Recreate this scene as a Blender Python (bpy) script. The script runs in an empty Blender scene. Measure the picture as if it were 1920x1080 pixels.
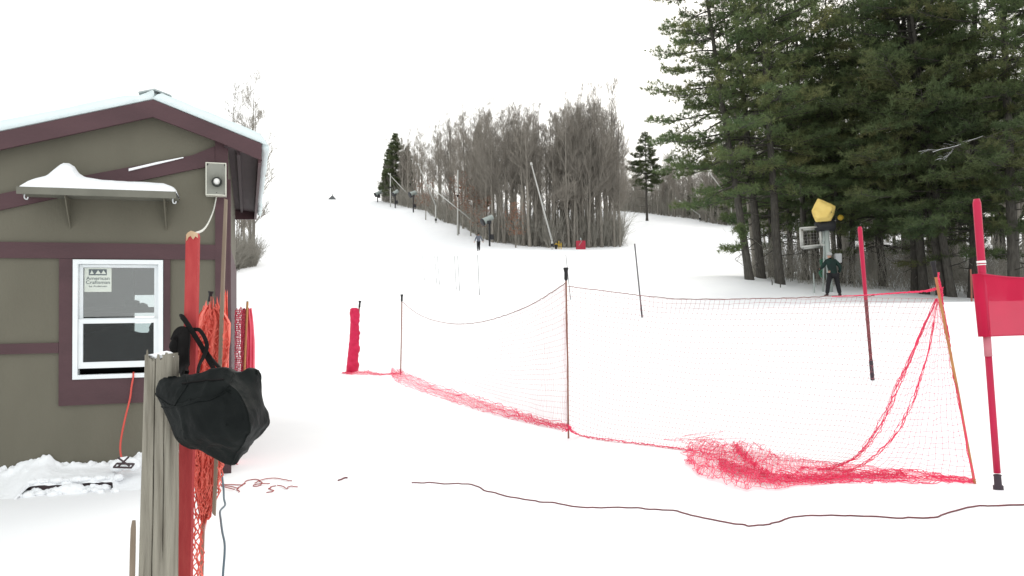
import bpy, bmesh, math, random
import numpy as np
from mathutils import Vector, Matrix, noise as mnoise

random.seed(7)
RNG = np.random.default_rng(11)
scn = bpy.context.scene
COL = scn.collection
V = Vector

# ------------------------------------------------------------------ camera model
FPX = 1500.0
CAM = V((0, 0, 1.45))
PITCH = math.atan(45 / FPX)
ROLL = math.radians(0.7)
FW = V((0, math.cos(PITCH), math.sin(PITCH)))
RT0 = V((1, 0, 0)); UP0 = V((0, -math.sin(PITCH), math.cos(PITCH)))
RT = RT0 * math.cos(ROLL) - UP0 * math.sin(ROLL)
UP = UP0 * math.cos(ROLL) + RT0 * math.sin(ROLL)

def ray(px, py):
    return FW + RT * ((px - 960) / FPX) + UP * ((540 - py) / FPX)

def P(px, py, d):
    v = ray(px, py)
    return CAM + v * (d / v.y)

cam_data = bpy.data.cameras.new("camera")
cam_data.sensor_width = 36.0
cam_data.lens = 36.0 * FPX / 1920.0
cam_data.clip_start = 0.05
cam_data.clip_end = 5000
cam = bpy.data.objects.new("camera", cam_data)
COL.objects.link(cam)
m = Matrix((RT, UP, -FW)).transposed().to_4x4()
m.translation = CAM
cam.matrix_world = m
scn.camera = cam

# ------------------------------------------------------------------ ground heights
_ctrl = []
def cp(px, py, d):
    p = P(px, py, d); _ctrl.append((p.x, p.y, p.z))
def cw(x, y, z): _ctrl.append((x, y, z))
for a in [(753, 703, 18), (1066, 822, 8.4), (1828, 908, 6.3), (1872, 918, 5.8), (660, 697, 20),
          (1204, 595, 18), (1636, 712, 9.4), (898, 553, 37), (861, 546, 42), (822, 533, 47), (795, 527, 56),
          (1070, 562, 33), (1563, 557, 32), (898, 470, 80),
          (1405, 520, 36), (1480, 535, 35), (1600, 550, 33), (1750, 556, 33), (1900, 568, 31),
          (1500, 505, 55), (1800, 508, 55), (1600, 478, 80), (1900, 462, 80),
          (715, 377, 160), (800, 395, 140), (860, 422, 120), (920, 452, 100), (1000, 464, 95), (1160, 464, 96),
          (1060, 466, 95), (1168, 440, 112), (1050, 440, 130), (900, 405, 145), (1100, 420, 150), (900, 380, 190),
          (1170, 397, 170), (1290, 410, 150), (1392, 424, 115), (1250, 398, 200), (1392, 470, 60), (1300, 480, 60),
          (445, 505, 60), (490, 400, 140), (560, 374, 225), (640, 376, 215), (623, 376, 215), (350, 500, 60),
          (200, 560, 30), (430, 600, 30), (600, 640, 26), (560, 560, 50), (600, 480, 90), (640, 430, 130)]:
    cp(*a)
for a in [(0, 0, .02), (-3, 3, .05), (3, 3, .06), (-3.2, 6.4, .12), (-7, 6, .1), (-7, 11, .12), (-3, 10, .1), (0, 6, .08),
          (6, 4, .1), (-1.5, 5, .07), (12, 6, .5), (14, 14, 1.5), (-20, 8, .3), (-20, 30, 1.2), (0, -15, -.3), (-20, -15, 0), (20, -15, .2),
          (30, 60, 5.5), (60, 40, 4.5), (80, 90, 9), (90, 160, 16), (-90, 60, 6), (-110, 160, 19), (0, 260, 25), (100, 260, 24), (-120, 260, 27),
          (0, 360, 22), (120, 360, 22), (-150, 360, 22), (-60, 300, 26)]:
    cw(*a)
_ctrl = np.array(_ctrl)
_cx = _ctrl[:, :2]
_c2 = 1.5
_d = np.sqrt(((_cx[:, None] - _cx[None]) ** 2).sum(-1) + _c2)
_n = len(_cx)
_A = np.zeros((_n + 3, _n + 3)); _A[:_n, :_n] = _d
_A[:_n, _n] = 1; _A[:_n, _n + 1:] = _cx; _A[_n:, :_n] = _A[:_n, _n:].T
_b = np.zeros(_n + 3); _b[:_n] = _ctrl[:, 2]
_w = np.linalg.solve(_A, _b)

def gz(xy):
    xy = np.atleast_2d(np.asarray(xy, float))
    r = np.sqrt((xy ** 2).sum(1))
    k = np.minimum(1.0, 420.0 / np.maximum(r, 1e-6))
    q = xy * k[:, None]
    d = np.sqrt(((q[:, None] - _cx[None]) ** 2).sum(-1) + _c2)
    return np.clip(d @ _w[:_n] + _w[_n] + q @ _w[_n + 1:], -2, 32)

def g(x, y): return float(gz([(x, y)])[0])

def G(px, py, dmin=1.5, dmax=300.0):
    """where the ray through a point of the picture meets the ground"""
    ds = np.geomspace(dmin, dmax, 500)
    v = ray(px, py)
    pts = np.array([CAM + v * (d / v.y) for d in ds])
    below = pts[:, 2] - gz(pts[:, :2])
    i = np.argmax(below < 0)
    if below[i] >= 0: i = len(ds) - 1
    d0, d1 = ds[max(i - 1, 0)], ds[i]
    for _ in range(12):
        dm = .5 * (d0 + d1); p = CAM + v * (dm / v.y)
        if p.z < g(p.x, p.y): d1 = dm
        else: d0 = dm
    p = CAM + v * (d1 / v.y)
    return V((p.x, p.y, g(p.x, p.y)))

# ------------------------------------------------------------------ materials
def pmat(name, c1, c2=None, scale=4.0, rough=.7, bump=0.0, bscale=None, stretch=(1, 1, 1), detail=4, spec=.3,
         rnd=0.0, transl=0.0, c3=None, metal=0.0):
    mt = bpy.data.materials.new(name); mt.use_nodes = True
    nt = mt.node_tree; N = nt.nodes; L = nt.links
    b = N["Principled BSDF"]; b.inputs["Roughness"].default_value = rough
    b.inputs["Specular IOR Level"].default_value = spec; b.inputs["Metallic"].default_value = metal
    b.inputs["Base Color"].default_value = (*c1, 1)
    col = None
    tc = N.new("ShaderNodeTexCoord"); mp = N.new("ShaderNodeMapping")
    mp.inputs["Scale"].default_value = stretch
    L.new(tc.outputs["Object"], mp.inputs["Vector"])
    if c2 is not None:
        nz = N.new("ShaderNodeTexNoise"); nz.inputs["Scale"].default_value = scale; nz.inputs["Detail"].default_value = detail
        L.new(mp.outputs[0], nz.inputs["Vector"])
        rp = N.new("ShaderNodeValToRGB")
        rp.color_ramp.elements[0].position = .32; rp.color_ramp.elements[0].color = (*c1, 1)
        rp.color_ramp.elements[1].position = .68; rp.color_ramp.elements[1].color = (*c2, 1)
        if c3 is not None:
            e = rp.color_ramp.elements.new(.5); e.color = (*c3, 1)
        L.new(nz.outputs["Fac"], rp.inputs["Fac"]); col = rp.outputs["Color"]
    if rnd > 0:
        oi = N.new("ShaderNodeObjectInfo"); hs = N.new("ShaderNodeHueSaturation")
        mr = N.new("ShaderNodeMapRange"); mr.inputs["To Min"].default_value = 1 - rnd; mr.inputs["To Max"].default_value = 1 + rnd
        L.new(oi.outputs["Random"], mr.inputs["Value"]); L.new(mr.outputs[0], hs.inputs["Value"])
        if col is not None: L.new(col, hs.inputs["Color"])
        else: hs.inputs["Color"].default_value = (*c1, 1)
        col = hs.outputs["Color"]
    if col is not None: L.new(col, b.inputs["Base Color"])
    if bump > 0:
        n2 = N.new("ShaderNodeTexNoise"); n2.inputs["Scale"].default_value = bscale or scale; n2.inputs["Detail"].default_value = 6
        L.new(mp.outputs[0], n2.inputs["Vector"])
        bp = N.new("ShaderNodeBump"); bp.inputs["Strength"].default_value = bump; bp.inputs["Distance"].default_value = .02
        L.new(n2.outputs["Fac"], bp.inputs["Height"]); L.new(bp.outputs[0], b.inputs["Normal"])
    if transl > 0:
        tr = N.new("ShaderNodeBsdfTransparent"); tr.inputs["Color"].default_value = (1, .75, .8, 1)
        mx = N.new("ShaderNodeMixShader"); mx.inputs[0].default_value = transl
        L.new(b.outputs[0], mx.inputs[1]); L.new(tr.outputs[0], mx.inputs[2])
        L.new(mx.outputs[0], N["Material Output"].inputs["Surface"])
    return mt

def glassmat(name, refl, tint):
    mt = bpy.data.materials.new(name); mt.use_nodes = True
    nt = mt.node_tree; N = nt.nodes; L = nt.links
    N.remove(N["Principled BSDF"])
    tr = N.new("ShaderNodeBsdfTransparent"); tr.inputs["Color"].default_value = (*tint, 1)
    gl = N.new("ShaderNodeBsdfGlossy"); gl.inputs["Roughness"].default_value = .02
    mx = N.new("ShaderNodeMixShader"); mx.inputs[0].default_value = refl
    L.new(tr.outputs[0], mx.inputs[1]); L.new(gl.outputs[0], mx.inputs[2])
    L.new(mx.outputs[0], N["Material Output"].inputs["Surface"])
    return mt

M = {}
M['snow'] = pmat('snow', (.90, .91, .92), (.87, .88, .90), scale=.8, rough=.65, bump=.25, bscale=2.5, spec=.25)
M['snow_roof'] = pmat('snow_on_roof', (.70, .795, .805), (.73, .815, .825), scale=5, rough=.7, bump=.4, bscale=14, spec=.25)  # cooler and dimmer than the other snow: dimmer light put into its colour
M['snow_lump'] = pmat('snow_lump', (.90, .92, .94), rough=.7, bump=.5, bscale=18, spec=.25)
M['olive'] = pmat('olive_paint', (.127, .119, .090), (.147, .138, .105), scale=2.2, rough=.75, bump=.12, bscale=55, stretch=(1, 1, .4))
M['maroon'] = pmat('maroon_paint', (.087, .045, .051), (.070, .037, .042), scale=5, rough=.6, bump=.15, bscale=40, stretch=(.3, 1, 1))
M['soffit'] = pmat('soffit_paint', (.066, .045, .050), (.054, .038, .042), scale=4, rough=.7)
M['vinyl'] = pmat('white_vinyl', (.80, .83, .84), (.76, .80, .82), scale=6, rough=.4)
M['glass_clear'] = glassmat('glass_upper', .175, (.75, .8, .8))
M['glass_dim_mirror'] = glassmat('glass_lower', .034, (.6, .66, .66))  # weak mirroring and darker tint paint in a dim reflection on this pane
M['room'] = pmat('room_wall', (.42, .44, .42), (.36, .38, .37), scale=3, rough=.85)
M['dark'] = pmat('dark_cloth', (.012, .014, .014), (.02, .022, .022), scale=8, rough=.85)
M['paper'] = pmat('paper', (.62, .66, .60), rough=.8)
M['ink'] = pmat('ink', (.12, .14, .15), rough=.8)
M['ink_pale'] = pmat('ink_pale', (.30, .33, .32), rough=.8)
M['roofing'] = pmat('roof_shingle', (.10, .10, .10), (.15, .15, .15), scale=20, rough=.9)
M['metal_cap'] = pmat('ridge_metal', (.44, .48, .48), (.34, .37, .37), scale=9, rough=.5)
M['shelf'] = pmat('painted_shelf', (.17, .168, .138), (.14, .138, .113), scale=6, rough=.6)
M['hook'] = pmat('galvanised_hook', (.55, .57, .58), rough=.35, metal=.6)
M['spk'] = pmat('beige_plastic', (.62, .62, .54), (.58, .58, .50), scale=10, rough=.5)
M['spk_horn_shaded'] = pmat('horn_shaded_grey', (.30, .305, .27), rough=.5)  # grey instead of beige: shading inside the recess is put into the colour
M['white'] = pmat('white_paint', (.82, .82, .80), rough=.4)
M['wire_pale'] = pmat('pale_cable', (.55, .55, .50), rough=.5)
M['wood_grey'] = pmat('weathered_wood', (.165, .150, .118), (.33, .31, .255), scale=5, rough=.9, bump=.8, bscale=9, stretch=(7, 7, .5), detail=8, c3=(.26, .243, .20))
M['wood_raw'] = pmat('raw_wood', (.55, .40, .26), (.45, .31, .19), scale=9, rough=.85, stretch=(4, 4, .6))
M['lath'] = pmat('wood_lath', (.27, .215, .165), (.19, .15, .11), scale=9, rough=.85, stretch=(4, 4, .6))
M['red_board'] = pmat('faded_red_paint', (.36, .034, .036), (.44, .062, .058), scale=14, rough=.7, bump=.3, bscale=30, stretch=(2, 2, .5), c3=(.40, .045, .046))
M['orange'] = pmat('orange_plastic', (.72, .125, .095), (.82, .20, .15), scale=16, rough=.6, bump=.25, bscale=45, stretch=(1.6, 1.6, 1))
M['pinknet'] = pmat('pink_net', (.68, .075, .13), (.74, .12, .17), scale=14, rough=.6)
M['net'] = pmat('net_strand', (.84, .060, .155), rough=.6)
M['rope_grey'] = pmat('edge_rope', (.26, .15, .14), rough=.8)
M['net_thin'] = pmat('net_strand_faded', (.42, .13, .15), rough=.6)
M['rolled'] = pmat('rolled_net', (.50, .010, .055), (.62, .02, .085), scale=9, rough=.7, bump=.6, bscale=30)
M['black_bag'] = pmat('black_nylon', (.0045, .006, .006), (.0085, .011, .0105), scale=9, rough=.6, bump=.5, bscale=16, spec=.10)
M['strap'] = pmat('black_webbing', (.008, .0075, .0075), (.013, .012, .012), scale=20, rough=.8, spec=.1)
M['rubber'] = pmat('black_rubber', (.018, .018, .020), rough=.6)
M['pole_tan'] = pmat('pole_fibreglass', (.30, .15, .11), (.24, .11, .085), scale=3, rough=.5)
M['pole_yel'] = pmat('pole_yellow', (.50, .27, .09), (.44, .14, .07), scale=3, rough=.5)
M['gate_red'] = pmat('gate_red', (.50, .012, .062), (.45, .012, .055), scale=3, rough=.4)
M['gate_pink'] = pmat('gate_worn', (.55, .20, .23), (.50, .15, .19), scale=14, rough=.6)
M['flag'] = pmat('flag_mesh', (.53, .003, .048), (.48, .003, .043), scale=5, rough=.7, transl=.08)
M['gate_dark'] = pmat('gate_dark', (.05, .035, .045), rough=.5)
M['thin_grey'] = pmat('slalom_grey', (.13, .12, .13), rough=.5)
M['cord_red'] = pmat('orange_cord', (.62, .09, .07), rough=.5)
M['rope'] = pmat('rope_dark_red', (.15, .045, .05), (.21, .065, .07), scale=30, rough=.8)
M['cable_blue'] = pmat('blue_grey_cable', (.10, .14, .17), rough=.5)
M['bark_pine'] = pmat('pine_bark', (.048, .044, .038), (.092, .085, .074), scale=6, rough=.95, bump=.7, bscale=10, stretch=(3, 3, .7), rnd=.2)
M['bark_grey'] = pmat('grey_bark', (.172, .158, .136), (.275, .252, .218), scale=3, rough=.95, rnd=.22, stretch=(3, 3, .6))
M['twig'] = pmat('grey_twigs', (.275, .25, .216), rough=.95, rnd=.18)
M['needle'] = pmat('pine_needles', (.084, .128, .058), (.195, .194, .082), scale=.4, rough=.7, rnd=.25, detail=5, c3=(.120, .158, .066))
M['needle_far'] = pmat('pine_needles_far', (.085, .115, .058), (.135, .155, .075), scale=.5, rough=.75, rnd=.2)
M['oak_leaf'] = pmat('withered_leaf', (.20, .10, .065), (.26, .14, .09), scale=1.2, rough=.85)
M['brush'] = pmat('brush_stems', (.26, .245, .21), (.35, .33, .29), scale=1, rough=.95)
M['alu'] = pmat('aluminium', (.50, .50, .47), rough=.5, metal=.2)
M['gun_yel'] = pmat('yellow_cover', (.80, .60, .19), (.74, .53, .15), scale=4, rough=.6, bump=.3, bscale=5)
M['gun_dark'] = pmat('gun_dark', (.02, .02, .022), rough=.5)
M['gun_grey'] = pmat('galvanised_post', (.34, .38, .36), rough=.5, metal=.2)
M['gun_green'] = pmat('green_paint', (.035, .12, .07), rough=.5)
M['skin'] = pmat('skin', (.48, .29, .21), rough=.6)
M['jacket_green'] = pmat('dark_green_jacket', (.008, .030, .022), (.006, .012, .012), scale=3, rough=.8)
M['trouser_black'] = pmat('black_trousers', (.012, .012, .014), rough=.8)
M['boot'] = pmat('boots', (.03, .02, .02), rough=.7)
M['cap_grey'] = pmat('grey_hat', (.36, .37, .36), rough=.9)
M['jacket_grey'] = pmat('grey_jacket', (.13, .14, .17), rough=.8)
M['hair'] = pmat('dark_hair', (.03, .022, .018), rough=.8)
M['hut_far'] = pmat('dark_shingles', (.11, .115, .12), rough=.9)
M['machine_yel'] = pmat('yellow_frame', (.55, .36, .04), rough=.5)
M['pad_red'] = pmat('red_pad', (.42, .03, .055), (.36, .025, .05), scale=2, rough=.6)

# ------------------------------------------------------------------ mesh helpers
class MB:
    def __init__(self): self.v = []; self.f = []
    def add(self, vs, fs):
        o = len(self.v); self.v += [tuple(x) for x in vs]; self.f += [tuple(i + o for i in q) for q in fs]
        return self
    def box(self, c, size, X=V((1, 0, 0)), Y=V((0, 1, 0)), Z=V((0, 0, 1))):
        c = V(c); a, b, d = [s / 2 for s in size]; vs = []
        for k in (-1, 1):
            for j in (-1, 1):
                for i in (-1, 1): vs.append(c + X * (i * a) + Y * (j * b) + Z * (k * d))
        return self.add(vs, [(0, 2, 3, 1), (4, 5, 7, 6), (0, 1, 5, 4), (2, 6, 7, 3), (0, 4, 6, 2), (1, 3, 7, 5)])
    def prism(self, poly, ext):
        n = len(poly); ext = V(ext); vs = [V(p) for p in poly] + [V(p) + ext for p in poly]
        fs = [tuple(range(n))[::-1], tuple(range(n, 2 * n))] + [(i, (i + 1) % n, n + (i + 1) % n, n + i) for i in range(n)]
        return self.add(vs, fs)
    def tube(self, pts, r, sides=6, cap=True):
        pts = [V(p) for p in pts]; n = len(pts)
        rs = list(r) if hasattr(r, '__len__') else [r] * n
        vs = []; up = None
        for i, p in enumerate(pts):
            t = (pts[min(i + 1, n - 1)] - pts[max(i - 1, 0)])
            if t.length < 1e-9: t = V((0, 0, 1))
            t.normalize()
            if up is None:
                up = t.cross(V((0, 0, 1)) if abs(t.z) < .9 else V((1, 0, 0))).normalized()
            up = (up - t * up.dot(t))
            up = up.normalized() if up.length > 1e-6 else t.orthogonal().normalized()
            w = t.cross(up)
            for k in range(sides):
                a = 2 * math.pi * k / sides
                vs.append(p + (up * math.cos(a) + w * math.sin(a)) * rs[i])
        fs = []
        for i in range(n - 1):
            for k in range(sides):
                k2 = (k + 1) % sides
                fs.append((i * sides + k, i * sides + k2, (i + 1) * sides + k2, (i + 1) * sides + k))
        if cap:
            fs.append(tuple(range(sides))[::-1]); fs.append(tuple((n - 1) * sides + k for k in range(sides)))
        return self.add(vs, fs)
    def lathe(self, c, axis, prof, sides=16, cap=True):
        axis = V(axis).normalized(); c = V(c)
        return self.tube_raw([c + axis * h for h, r in prof], [max(r, 1e-4) for h, r in prof], axis, sides, cap)
    def tube_raw(self, pts, rs, axis, sides, cap):
        u = axis.orthogonal().normalized(); w = axis.cross(u); vs = []; fs = []
        for p, r in zip(pts, rs):
            for k in range(sides):
                a = 2 * math.pi * k / sides; vs.append(p + (u * math.cos(a) + w * math.sin(a)) * r)
        for i in range(len(pts) - 1):
            for k in range(sides):
                k2 = (k + 1) % sides; fs.append((i * sides + k, i * sides + k2, (i + 1) * sides + k2, (i + 1) * sides + k))
        if cap: fs.append(tuple(range(sides))[::-1]); fs.append(tuple((len(pts) - 1) * sides + k for k in range(sides)))
        return self.add(vs, fs)
    def blob(self, c, rad, nz=.15, freq=3, seg=12, rings=8, seed=0):
        c = V(c); rx, ry, rz = rad; vs = []; fs = []
        for i in range(rings + 1):
            th = math.pi * i / rings
            for k in range(seg):
                a = 2 * math.pi * k / seg
                d = V((math.sin(th) * math.cos(a), math.sin(th) * math.sin(a), math.cos(th)))
                s = 1 + nz * mnoise.noise(d * freq + V((seed * 7.3, seed * 1.7, 0)))
                vs.append(c + V((d.x * rx, d.y * ry, d.z * rz)) * s)
        for i in range(rings):
            for k in range(seg):
                k2 = (k + 1) % seg; fs.append((i * seg + k, (i + 1) * seg + k, (i + 1) * seg + k2, i * seg + k2))
        return self.add(vs, fs)

def root_loc(o):
    l = V((0, 0, 0))
    while o is not None: l += o.location; o = o.parent
    return l

def build(name, mb, mat, parent=None, smooth=False):
    me = bpy.data.meshes.new(name)
    off = root_loc(parent) if parent else V((0, 0, 0))
    me.from_pydata([(x - off.x, y - off.y, z - off.z) for x, y, z in mb.v], [], mb.f)
    me.update()
    if mat: me.materials.append(mat)
    if smooth: me.shade_smooth()
    o = bpy.data.objects.new(name, me); COL.objects.link(o)
    if parent: o.parent = parent
    return o

def tag(o, label=None, cat=None, group=None, kind=None):
    if label: o['label'] = label
    if cat: o['category'] = cat
    if group: o['group'] = group
    if kind: o['kind'] = kind
    return o

def thing(name, label, cat, loc=(0, 0, 0), group=None):
    o = bpy.data.objects.new(name, None); o.empty_display_size = .2; COL.objects.link(o)
    o.location = loc
    return tag(o, label, cat, group)

def own(name, mb, mat, label, cat, group=None, smooth=False, loc=None):
    """a thing that is one mesh, with its origin at loc"""
    loc = V(loc) if loc is not None else V(mb.v[0])
    me = bpy.data.meshes.new(name)
    me.from_pydata([(x - loc.x, y - loc.y, z - loc.z) for x, y, z in mb.v], [], mb.f); me.update()
    me.materials.append(mat)
    if smooth: me.shade_smooth()
    o = bpy.data.objects.new(name, me); o.location = loc; COL.objects.link(o)
    return tag(o, label, cat, group)

def arr_mesh(name, verts, tris, mat):
    verts = np.asarray(verts, np.float32); tris = np.asarray(tris, np.int32)
    me = bpy.data.meshes.new(name)
    me.vertices.add(len(verts)); me.vertices.foreach_set('co', verts.ravel())
    me.loops.add(tris.size); me.loops.foreach_set('vertex_index', tris.ravel())
    me.polygons.add(len(tris)); me.polygons.foreach_set('loop_start', np.arange(0, tris.size, 3, dtype=np.int32))
    me.update(calc_edges=True); me.validate()
    me.materials.append(mat)
    return me

def bake_mods(o):
    dg = bpy.context.evaluated_depsgraph_get()
    me = bpy.data.meshes.new_from_object(o.evaluated_get(dg))
    o.modifiers.clear(); old = o.data; o.data = me
    return o

def smooth_curve(pts, n=10):
    pts = [V(p) for p in pts]; out = []
    for i in range(len(pts) - 1):
        p0 = pts[max(i - 1, 0)]; p1 = pts[i]; p2 = pts[i + 1]; p3 = pts[min(i + 2, len(pts) - 1)]
        for k in range(n):
            t = k / n
            out.append(.5 * ((2 * p1) + (p2 - p0) * t + (2 * p0 - 5 * p1 + 4 * p2 - p3) * t * t + (3 * p1 - p0 - 3 * p2 + p3) * t ** 3))
    out.append(pts[-1]); return out

def jit(s): return V((random.uniform(-s, s), random.uniform(-s, s), random.uniform(-s, s)))

# ------------------------------------------------------------------ ground
rad = np.concatenate([[0.0], np.geomspace(.6, 1600, 170)])
NA = 260
ang = np.linspace(0, 2 * np.pi, NA, endpoint=False)
xs = (rad[:, None] * np.cos(ang)[None]).ravel(); ys = (rad[:, None] * np.sin(ang)[None]).ravel()
xy = np.stack([xs, ys], 1)
zz = np.concatenate([gz(xy[i:i + 4000]) for i in range(0, len(xy), 4000)])
fs = []
for i in range(len(rad) - 1):
    for k in range(NA):
        k2 = (k + 1) % NA
        a, b, c, d = i * NA + k, (i + 1) * NA + k, (i + 1) * NA + k2, i * NA + k2
        fs += [(a, b, c), (a, c, d)]
me = arr_mesh('snow_ground', np.stack([xs, ys, zz], 1), fs, M['snow']); me.shade_smooth()
go = bpy.data.objects.new('snow_ground', me); COL.objects.link(go); tag(go, kind='structure')

M['lath_red'] = pmat('faded_orange_wood', (.34, .13, .09), (.25, .10, .07), scale=6, rough=.8)
M['box_grey'] = pmat('pale_box', (.46, .47, .48), rough=.5)
M['cord_thin'] = pmat('thin_red_cord', (.36, .07, .07), rough=.6)
for _k in ('needle', 'needle_far'):
    _nt = M[_k].node_tree; _b = _nt.nodes["Principled BSDF"]; _t = _nt.nodes.new("ShaderNodeBsdfTranslucent"); _m = _nt.nodes.new("ShaderNodeMixShader"); _m.inputs[0].default_value = .38
    _nt.links.new(_b.inputs["Base Color"].links[0].from_socket, _t.inputs["Color"])
    _nt.links.new(_b.outputs[0], _m.inputs[1]); _nt.links.new(_t.outputs[0], _m.inputs[2]); _nt.links.new(_m.outputs[0], _nt.nodes["Material Output"].inputs["Surface"])
M['spk_throat_shade'] = pmat('throat_shade', (.07, .075, .07), rough=.6)  # shade deep in the horn, painted as a darker tone
# ------------------------------------------------------------------ timing hut
YAW = math.radians(18.3)
HX = V((math.cos(YAW), math.sin(YAW), 0)); HN = V((math.sin(YAW), -math.cos(YAW), 0)); HZ = V((0, 0, 1)); HB = -HN
Q0 = P(222, 600, 6.6); Q0 = V((Q0.x, Q0.y, 0))
def H(s, z, o=0.0): return Q0 + HX * s + HN * o + HZ * z       # along the front, height, out of the front
SL, SR = -2.05, .855                 # the two ends of the front wall
PK = .272; ZPK = 3.10
def roofz(s): return 3.228 - .302 * (PK - s) if s < PK else 3.228 - .373 * (s - PK)
DEP = 4.12; RDEP = 4.2
ZB = -.05
hut = thing('wooden_hut', 'small olive hut with maroon trim and a snowy gable roof beside the slope', 'hut', H(-.6, .1, 0))
WX0, WX1, WZ0, WZ1 = -.335, .345, .945, 1.921
mb = MB()
T = .09
def wallpiece(poly): mb.prism([H(s, z, 0) for s, z in poly], HB * T)
def wz(s): return roofz(s) - .05
wallpiece([(SL, ZB), (WX0, ZB), (WX0, wz(WX0)), (SL, wz(SL))])
wallpiece([(WX1, ZB), (SR, ZB), (SR, wz(SR)), (WX1, wz(WX1))])
wallpiece([(WX0, ZB), (WX1, ZB), (WX1, WZ0), (WX0, WZ0)])
wallpiece([(WX0, WZ1), (WX1, WZ1), (WX1, wz(WX1)), (PK, wz(PK)), (WX0, wz(WX0))])
# side walls
for s0, s1 in ((SR - T, SR), (SL, SL + T)):
    mb.prism([H(s0, ZB, -T), H(s1, ZB, -T), H(s1, wz(s1), -T), H(s0, wz(s0), -T)], HB * (DEP - T))
# back wall with an opening that lets the daylight in
def hb(px, py):
    v = ray(px, py); pl = H(0, 0, -DEP + T); k = (pl - CAM).dot(HN) / v.dot(HN); X = CAM + v * k
    return (X - Q0).dot(HX), X.z
bo = [hb(251, 553), hb(251, 628)]; bs0 = bo[0][0]; bz1 = bo[0][1]; bz0 = bo[1][1]; bs1 = min(bs0 + .62, SR - .2)
def backpiece(poly): mb.prism([H(s, z, -DEP + T) for s, z in poly], HB * T)
backpiece([(SL + T, ZB), (bs0, ZB), (bs0, wz(bs0)), (SL + T, wz(SL + T))])
backpiece([(bs1, ZB), (SR - T, ZB), (SR - T, wz(SR - T)), (bs1, wz(bs1))])
backpiece([(bs0, ZB), (bs1, ZB), (bs1, bz0), (bs0, bz0)])
backpiece([(bs0, bz1), (bs1, bz1), (bs1, wz(bs1)), (PK, wz(PK)), (bs0, wz(bs0))] if bs0 < PK < bs1 else [(bs0, bz1), (bs1, bz1), (bs1, wz(bs1)), (bs0, wz(bs0))])
build('wall', mb, M['olive'], hut)
# inner lining
mb = MB()
mb.prism([H(SL + T + .02, .25, -DEP + T + .012), H(bs0 - .004, .25, -DEP + T + .012), H(bs0 - .004, 2.35, -DEP + T + .012), H(SL + T + .02, 2.35, -DEP + T + .012)], HB * .008)
mb.prism([H(SL + T + .02, 2.4, -T - .02), H(SR - T - .02, 2.4, -T - .02), H(SR - T - .02, 2.4, -DEP + T + .02), H(SL + T + .02, 2.4, -DEP + T + .02)], HZ * .02)
mb.prism([H(SR - T - .004, .25, -T - .02), H(SR - T - .004, 2.38, -T - .02), H(SR - T - .004, 2.38, -DEP + T + .03), H(SR - T - .004, .25, -DEP + T + .03)], -HX * .008)
build('inner_lining', mb, M['room'], hut)
mb = MB(); mb.prism([H(SL + T + .01, .2, -T - .01), H(SR - T - .01, .2, -T - .01), H(SR - T - .01, .2, -DEP + T + .01), H(SL + T + .01, .2, -DEP + T + .01)], HZ * .04)
build('floor_boards', mb, M['lath'], hut)

# painted trim boards on the front
mb = MB()
def board(s0, z0, s1, z1, o=.022): mb.prism([H(s0, z0, .001), H(s1, z0, .001), H(s1, z1, .001), H(s0, z1, .001)], HN * o)
board(-.431, .740, WX0, 1.925); board(WX1, .740, .395, 1.925)
board(WX0, .740, WX1, WZ0); board(SL, 1.927, .750, 2.055, .022)
board(SL, 1.165, -.433, 1.247)
mb.prism([H(.750, ZB, .001), H(SR, ZB, .001), H(SR, roofz(SR) - .06, .001), H(.750, roofz(.750) - .06, .001)], HN * .024)
# slanting board under the gable
mb.prism([H(SL, 1.955, .001), H(-.854, 2.304, .001), H(.565, 2.690, .001), H(.748, 2.735, .001), H(.748, 2.90, .001), H(.565, 2.812, .001), H(-.248, 2.606, .001), H(-.855, 2.432, .001), H(SL, 2.085, .001)], HN * .027)
# side-wall corner board and a maroon plate over the lower side wall
mb.prism([H(SR + .001, ZB, .024), H(SR + .001, 2.62, .024), H(SR + .001, 2.62, -.07), H(SR + .001, ZB, -.07)], HX * .02)
mb.prism([H(SR + .002, ZB, -.072), H(SR + .002, 2.05, -.072), H(SR + .002, 2.05, -DEP), H(SR + .002, ZB, -DEP)], HX * .015)
build('trim_boards', mb, M['maroon'], hut)
mb = MB()
mb.prism([H(.08, 2.655, .028), H(.50, 2.785, .028), H(.50, 2.792, .028), H(.29, 2.738, .028), H(.08, 2.675, .028)], HN * .014)
build('snow_streak', mb, M['snow_lump'], hut)

# roof: two slabs, barge boards, soffit, fascia
EL, ER = -2.45, 1.129
OV = .10                              # how far the roof comes forward of the wall
mb = MB()
def rs(s, dz): return (s, roofz(s) + dz)
mb.prism([H(s, z, OV) for s, z in (rs(EL, -.02), rs(PK, -.02), rs(PK, .02), rs(EL, .02))], HB * (RDEP + OV))
mb.prism([H(s, z, OV) for s, z in (rs(PK, -.02), rs(ER, -.02), rs(ER, .02), rs(PK, .02))], HB * (RDEP + OV))
roof = build('roof', mb, M['roofing'], hut)
mb = MB()
BW = .13
mb.prism([H(s, z, OV + .001) for s, z in (rs(EL, -BW), rs(PK, -BW), rs(PK, .012), rs(EL, .012))], HN * .03)
mb.prism([H(s, z, OV + .0015) for s, z in (rs(PK, -BW), (ER - .33, roofz(ER - .33) - .12), (ER, roofz(ER) - .13), rs(ER, .012), rs(PK, .012))], HN * .03)
build('barge_board', mb, M['maroon'], hut)
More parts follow.
